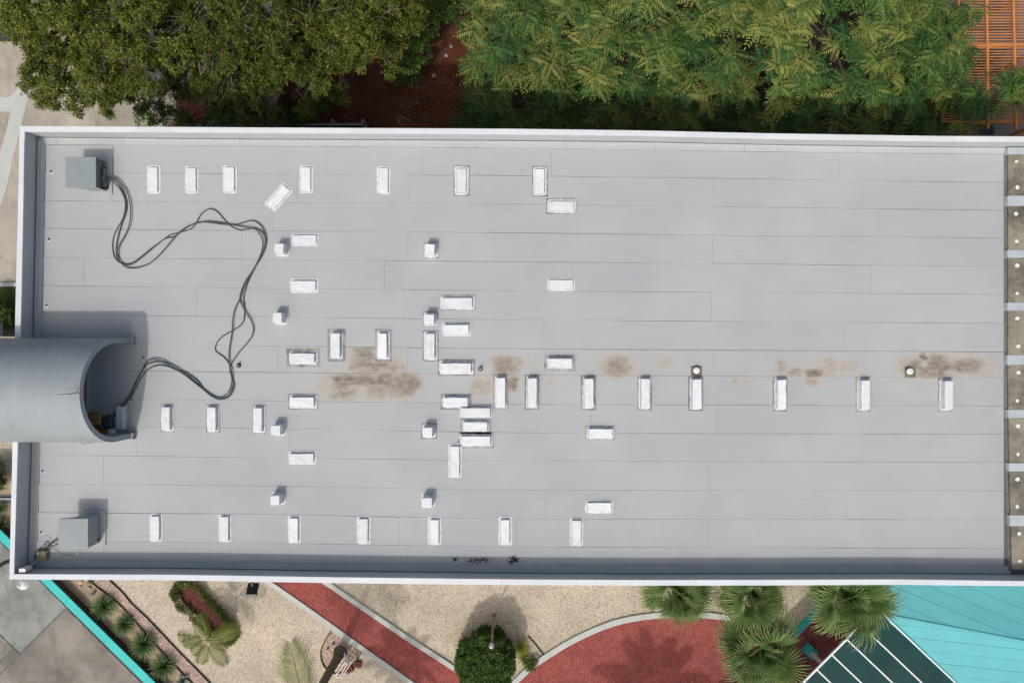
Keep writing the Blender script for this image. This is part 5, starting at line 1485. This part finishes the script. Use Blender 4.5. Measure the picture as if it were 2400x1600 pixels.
mb = MB(); mb.bar(sp_[0] - ed * .03 + Vector((0, 0, .0)), sp_[-1] + Vector((0, 0, .0)), .07, .07); mb.build('eave_bar', M['white_bar'], ca_)
cb = P(1893, 1519, 0)
mb = MB(); mb.lathe(Vector((cb.x, cb.y, .45)), [(.10, 0), (.10, 2.38)], 14); mb.build('column', M['kerb'], ca_, True)
mb = MB(); mb.box((cb.x, cb.y, .23), (.42, .42, .46), .8); bevel(mb.build('column_base', M['teal'], ca_), .015)
mb = MB(); mb.tube([cb + Vector((.02, .02, 2.7)), Vector((sp_[2].x, sp_[2].y, sp_[2].z - .06)) + side_dir * .5], .04, 8); mb.build('bracket', M['kerb'], ca_)
pl_ = thing('turquoise_kerb', 'short turquoise kerb between the gravel and the dark red paving', 'kerb', P(1890, 1460, 0))
mb = MB(); mb.bar(P(1935, 1410, .10), P(1858, 1487, .10), .20, .20); bevel(mb.build('body', M['teal'], pl_), .015)
mb = MB(); mb.bar(P(1940, 1416, .05), P(1866, 1491, .05), .05, .10); mb.build('face_strip', M['kerb'], pl_)

# ------------------------------------------------------------------ trees above the building
def LB(L): return [((P(x, y, z).x, P(x, y, z).y, z), r) for x, y, z, r in L]
gT = 'dark small-leaved trees at upper left'
make_tree('broadleaf_tree', 'dark olive tree at the upper left corner over dusty ground', 'tree', P(250, 60, 0),
          LB([(60, 30, 4.6, .95), (125, 5, 5.0, 1.0), (205, 55, 5.4, 1.0), (90, 110, 4.4, .9), (112, 178, 4.0, .85), (165, 222, 3.6, .75), (220, 150, 4.8, .95), (292, 95, 5.3, .95),
              (330, 185, 4.6, .8), (262, 240, 3.4, .55), (330, 20, 5.5, 1.0), (400, 110, 5.0, .9), (385, -60, 5.2, 1.1), (150, -80, 5.0, 1.2), (15, -50, 4.4, 1.1), (260, -70, 5.4, 1.1), (60, 190, 3.4, .5), (215, 215, 4.0, .6), (128, 245, 3.1, .45), (10, 20, 4.0, .7), (100, 90, 2.8, .9), (180, 130, 2.6, .9), (250, 170, 2.6, .8), (300, 60, 2.8, .9), (60, 60, 2.8, .8), (200, 20, 3.0, .9), (350, 140, 2.6, .8), (300, 210, 2.2, .6)]),
          'rosette', 101, gT, 17, 'bark_pale', .2, 4)
make_tree('broadleaf_tree', 'dark olive tree in the middle of the upper left group', 'tree', P(560, 40, 0),
          LB([(455, 55, 5.2, .95), (520, 130, 5.2, .9), (470, 175, 4.6, .75), (545, 205, 4.6, .8), (625, 225, 4.2, .75), (600, 150, 5.2, .85), (560, 45, 5.6, .95), (655, 85, 5.4, .9),
              (690, 165, 4.8, .75), (640, 5, 5.6, 1.0), (520, -60, 5.4, 1.2), (630, -90, 5.2, 1.2), (440, -50, 5.0, 1.0), (490, 250, 3.0, .5), (420, 262, 2.4, .4), (570, 258, 3.0, .5), (650, 262, 2.8, .5), (355, 262, 2.2, .35), (460, 120, 2.6, .9), (560, 120, 2.6, .9), (640, 150, 2.6, .9), (520, 30, 2.8, .9), (600, 60, 2.8, .9), (392, 60, 3.2, .75), (405, 150, 2.8, .7), (390, 20, 3.4, .7), (395, 215, 2.2, .5), (470, 215, 2.4, .55), (440, 220, 2.0, .5), (680, 60, 2.6, .8), (520, 240, 1.9, .5)]),
          'rosette', 102, gT, 17, 'bark_pale', .2, 4)
make_tree('broadleaf_tree', 'dark olive tree right of the upper left group beside red earth', 'tree', P(800, 10, 0),
          LB([(725, 50, 5.2, .9), (780, 110, 5.0, .8), (835, 150, 4.5, .65), (752, 190, 4.4, .65), (712, 235, 3.8, .5), (865, 95, 4.8, .75), (905, 45, 4.8, .75), (905, 150, 3.6, .45),
              (800, 20, 5.4, .95), (880, -40, 5.2, 1.0), (760, -80, 5.2, 1.2), (950, 5, 4.4, .7), (800, 215, 3.4, .4), (960, 60, 3.8, .5), (930, 110, 3.4, .45), (740, 120, 2.6, .8), (820, 80, 2.6, .8), (880, 50, 2.6, .8), (760, 40, 2.8, .9)]),
          'rosette', 103, gT, 17, 'bark_pale', .18, 4)
gU = 'shaded understorey shrubs'
def under(label, L, seed, base, mat='leaf_hedge'):
    rt = shrub('understorey_shrub', label, 'shrub', P(*base, 0), LB(L), 26, mat, seed, .13, .05, 8, gU)
under('dark shrub at the left rim of the red earth clearing', [(955, 150, 1.6, .5), (985, 120, 1.5, .45), (930, 175, 1.2, .4), (975, 90, 1.8, .5), (1000, 60, 1.6, .5), (965, 178, .9, .35)], 111, (960, 140))
under('dark shrub above the red earth clearing', [(1040, 20, 1.6, .5), (1085, 35, 1.5, .45), (1010, 0, 1.8, .6), (1100, 80, 1.4, .4), (1060, -30, 1.8, .6)], 112, (1050, 10))

under('dark shaded shrub under the olive trees, beside the red brick strip', [(360, 262, 1.8, .45), (400, 275, 1.4, .4), (500, 285, 1.4, .4), (440, 295, 1.0, .35), (340, 285, 1.0, .35), (520, 262, 1.9, .45)], 113, (430, 280))
under('dark shaded shrub under the olive trees, behind the low grey wall', [(570, 275, 1.6, .45), (620, 285, 1.3, .4), (670, 275, 1.6, .45), (720, 262, 1.6, .45), (600, 255, 2.0, .5), (560, 292, 1.0, .35), (690, 290, 1.0, .35), (760, 240, 1.4, .4)], 114, (640, 280))
gP = 'feathery leaved trees at upper right'
def ptree(label, base, L, seed, tone=None, dens=2.3):
    make_tree('feather_leaved_tree', label, 'tree', P(*base, 0), LB(L), 'pinnate', seed, gP, dens, 'bark', .13, 1, tone)
ptree('feathery tree right of the red clearing, bright green and yellow', (1200, 60), [(1130, 60, 4.0, .6), (1125, 130, 3.8, .6), (1180, 110, 4.6, .7), (1230, 40, 5.0, .8), (1290, 100, 5.0, .75), (1250, 160, 4.2, .65), (1180, 190, 3.2, .55), (1320, 170, 4.4, .65),
      (1330, 30, 5.2, .8), (1250, -50, 5.2, 1.0), (1150, -40, 4.6, .8), (1350, -60, 5.2, 1.0), (1150, 235, 2.0, .45)], 201, .45)
ptree('feathery tree second from the clearing, olive green', (1450, 60), [(1400, 60, 5.0, .8), (1450, 120, 5.2, .8), (1400, 190, 4.4, .65), (1480, 180, 4.6, .7), (1540, 60, 5.0, .8), (1510, -10, 5.2, .9), (1440, -60, 5.2, 1.0), (1540, 140, 4.9, .75), (1450, 235, 3.2, .5), (1385, 120, 4.8, .6)], 202, .5)
ptree('feathery tree in the middle of the upper right group', (1650, 60), [(1600, 110, 5.0, .75), (1650, 50, 5.3, .85), (1620, 190, 4.6, .7), (1690, 140, 5.2, .8), (1700, 30, 5.2, .8), (1740, 200, 4.6, .7), (1620, -50, 5.2, 1.0), (1730, -50, 5.2, 1.0), (1560, 200, 4.0, .6), (1670, 215, 4.3, .6)], 203, .42)
ptree('feathery tree right of the middle with pale yellow sprays', (1850, 60), [(1800, 80, 5.2, .8), (1850, 20, 5.2, .85), (1860, 130, 5.1, .75), (1800, 180, 4.8, .7), (1920, 170, 4.8, .7), (1900, 220, 4.0, .55), (1880, -60, 5.2, 1.0), (1790, -20, 5.2, .9), (1840, 225, 3.8, .5), (1985, 190, 4.9, .6)], 204, .5)
ptree('feathery tree second from the pergola, deep green', (2040, 60), [(1990, 90, 4.6, .7), (2040, 40, 5.0, .8), (2060, 120, 5.0, .75), (2010, 215, 4.6, .6), (2090, 190, 4.8, .65), (2060, -40, 5.0, 1.0), (1980, -40, 4.8, .9), (2110, 60, 5.0, .75), (2130, 225, 3.8, .55)], 205, .35)
ptree('feathery tree beside the orange pergola', (2190, 80), [(2160, 70, 4.8, .7), (2150, 150, 4.8, .7), (2200, 110, 4.9, .65), (2240, 60, 4.6, .5), (2180, 10, 4.8, .8), (2190, 200, 4.0, .6), (2250, 110, 4.4, .5), (2170, -60, 5.0, 1.0), (2262, 40, 4.4, .4), (2255, 165, 3.8, .45), (2240, 205, 3.5, .45), (2270, 220, 3.3, .35)], 206, .3)
def punder(label, L, base, seed, tone=.3, dens=2.2):
    make_tree('understorey_tree', label, 'tree', P(*base, 0), LB(L), 'pinnate', seed, 'low feathery saplings along the wall', dens, 'bark', .06, 1, tone)
punder('low shaded feathery sapling nearest the red clearing', [(1130, 240, 1.4, .55), (1190, 260, 1.6, .6), (1150, 285, 1.2, .5), (1250, 250, 1.8, .6), (1240, 290, 1.4, .5), (1120, 190, 1.5, .5), (1110, 270, 1.0, .4)], (1180, 260), 211)
punder('low shaded feathery sapling second from the red clearing', [(1310, 255, 1.8, .6), (1370, 270, 1.8, .6), (1330, 295, 1.4, .5), (1430, 280, 1.7, .6), (1490, 270, 1.8, .6), (1470, 300, 1.4, .5), (1350, 225, 2.2, .5)], (1400, 270), 212)
punder('low shaded feathery sapling at the middle of the wall', [(1560, 270, 1.7, .6), (1620, 290, 1.5, .5), (1640, 265, 1.9, .6), (1700, 285, 1.6, .55), (1760, 270, 1.8, .6), (1590, 300, 1.3, .5)], (1650, 280), 213)
punder('low shaded feathery sapling right of the middle of the wall', [(1820, 280, 1.7, .6), (1880, 290, 1.6, .55), (1940, 280, 1.7, .6), (1860, 260, 1.9, .55), (1790, 300, 1.4, .5), (1990, 290, 1.5, .5)], (1880, 285), 214, .22)
punder('low feathery sapling reaching under the pergola', [(2040, 285, 1.7, .6), (2100, 280, 1.9, .6), (2160, 275, 2.0, .55), (2210, 265, 2.2, .5), (2250, 245, 2.4, .4), (2290, 245, 3.4, .45), (2325, 240, 3.5, .45), (2355, 232, 3.5, .4), (2265, 262, 3.2, .4), (2380, 205, 3.4, .4), (2400, 185, 3.4, .4), (2420, 240, 3.2, .35)], (2130, 280), 215, .3)

# bare grey twigs between the two tree groups
rr = random.Random(77); c = P(1165, 20, 0); mb = MB()
for i in range(26):
    a = rr.uniform(0, 6.28); e = c + Vector((math.cos(a) * rr.uniform(.3, 1.1), math.sin(a) * rr.uniform(.3, 1.1) + .2, rr.uniform(2.6, 3.8)))
    m_ = c.lerp(e, .55) + Vector((rr.uniform(-.25, .25), rr.uniform(-.25, .25), .4))
    path = spline([c + Vector((0, 0, .3)), m_, e], 5); mb.tube(path, [.03 * (1 - .8 * k / (len(path) - 1)) for k in range(len(path))], 5)
o = mb.build('bare_bush', M['bark_pale'], None, True); tag(o, 'leafless bush of pale grey twigs above the clearing', 'bush')
mb = MB(); mb.tube(spline([P(938, 290, .06), P(932, 278, .08), P(936, 273, .09), P(950, 277, .09), P(962, 284, .06)], 4), .022, 6); o = mb.build('fallen_branch', M['bark_pale'], None, True); tag(o, 'bent pale branch lying on the shaded red earth', 'branch')
rs = np.random.RandomState(8); n = 900
px = 990 + rs.normal(size=n) * 75; py = 190 + rs.normal(size=n) * 75; b_ = np.array([P(a, c_, .02) for a, c_ in zip(px, py)]); an_ = rs.rand(n) * 6.28
d = np.stack([np.cos(an_), np.sin(an_), rs.rand(n) * .4], 1); sd = nrm(np.cross(d, [0, 0, 1.0]))
o = leaf_mesh('fallen_leaves', rhomb(b_, d, sd, .05 + .05 * rs.rand(n), .03 + .02 * rs.rand(n)), rs.rand(n), leafmat('leaf_dead', [(0, (.06, .03, .02)), (.6, (.16, .09, .06)), (1, (.34, .24, .18))], .1)); tag(o, 'scattered brown fallen leaves on the red earth', 'leaves', None, 'stuff')

# low grey wall with small posts, just beyond the upper parapet
lw = thing('low_wall', 'low grey wall with small posts just above the upper parapet', 'wall', P(650, 291, 0))
mb = MB(); mb.bar(P(430, 294, .45), P(858, 292, .45), .10, .10); mb.build('cap', M['low_wall'], lw)
mb = MB(); mb.bar(P(430, 297, .20), P(858, 295, .20), .06, .40); mb.build('panel', M['green_panel'], lw)
for x in (456, 528, 606, 697, 787, 857):
    p_ = P(x, 292, 0); mb = MB(); mb.box((p_.x, p_.y, .28), (.10, .14, .56)); mb.build('post', M['low_wall'], lw)
mb = MB(); mb.bar(P(855, 289, .25), P(866, 330, .25), .10, .5); mb.build('return_wall', M['low_wall'], lw)
# dark strip at far left, built as a low black box with a cap
ds = thing('dark_strip', 'low dark strip at the left edge under the olive tree', 'screen', P(0, 90, 0))
mb = MB(); mb.bar(P(-120, 84, .25), P(70, 84, .25), .30, .5); mb.build('panel', M['black'], ds)
mb = MB(); mb.bar(P(-120, 84, .51), P(70, 84, .51), .34, .03); mb.build('cap', M['grate'], ds)

# ------------------------------------------------------------------ orange pergola
pg = thing('pergola', 'orange slatted pergola at the upper right corner', 'pergola', P(2330, 120, 0))
ZP = 3.0
y = -58.0; k = 0
while y < 292:
    x0 = 2206 if y > 120 else 2240
    a = P(x0, y - .5 + RND.uniform(-.5, .5), ZP); b_ = P(2460, y + RND.uniform(-.8, .8) - .6, ZP)
    mb = MB(); mb.bar(a, b_, .036, .03); mb.build('slat', M['orange'], pg); y += 6.62
for xa, xb, y0, y1 in ((2243, 2249.5, -70, 196), (2310.5, 2315.5, -70, 302), (2372, 2381, -70, 302), (2436, 2447, -70, 302)):
    mb = MB(); mb.bar(P(xa, y0, ZP + .06), P(xb, y1, ZP + .06), .085, .10); mb.build('rafter', M['orange'], pg)
for y0 in (107, -45, 286):
    mb = MB(); mb.bar(P(2236 if y0 != 286 else 2270, y0 + 2, ZP - .07 if y0 != 107 else ZP + .03), P(2460, y0 - 3, ZP - .07 if y0 != 107 else ZP + .03), .12, .12); mb.build('beam', M['orange'], pg)
for x, y0 in ((2244, 107), (2449, 107), (2449, 286), (2316, 286), (2246, -45), (2446, -45)):
    p_ = P(x, y0, ZP); mb = MB(); mb.box((p_.x, p_.y, (ZP - .14) / 2), (.12, .12, ZP - .14)); mb.build('post', M['orange'], pg)
# furniture seen between the slats
c = P(2290, 150, 0); tt = thing('dark_table', 'dark table seen through the pergola slats', 'table', c)
mb = MB(); mb.prism([P(2252, 172, .74), P(2310, 128, .74), P(2322, 150, .74), P(2270, 182, .74)], .70, .74); mb.build('table_top', M['black'], tt)
for x, y0 in ((2262, 170), (2308, 134), (2316, 148), (2272, 177)):
    p_ = P(x, y0, 0); mb = MB(); mb.box((p_.x, p_.y, .35), (.05, .05, .70)); mb.build('leg', M['black'], tt)
c = P(2312, 303, 0); gr_ = thing('window_grille', 'dark framed grille on the terrace below the pergola', 'grille', c)
mb = MB(); mb.box((c.x, c.y, .05), (.55, .45, .08)); mb.build('frame', M['black'], gr_)
for k in range(4):
    mb = MB(); mb.box((c.x - .2 + .13 * k, c.y, .10), (.02, .44, .02)); mb.build('bar', M['pipe'], gr_)
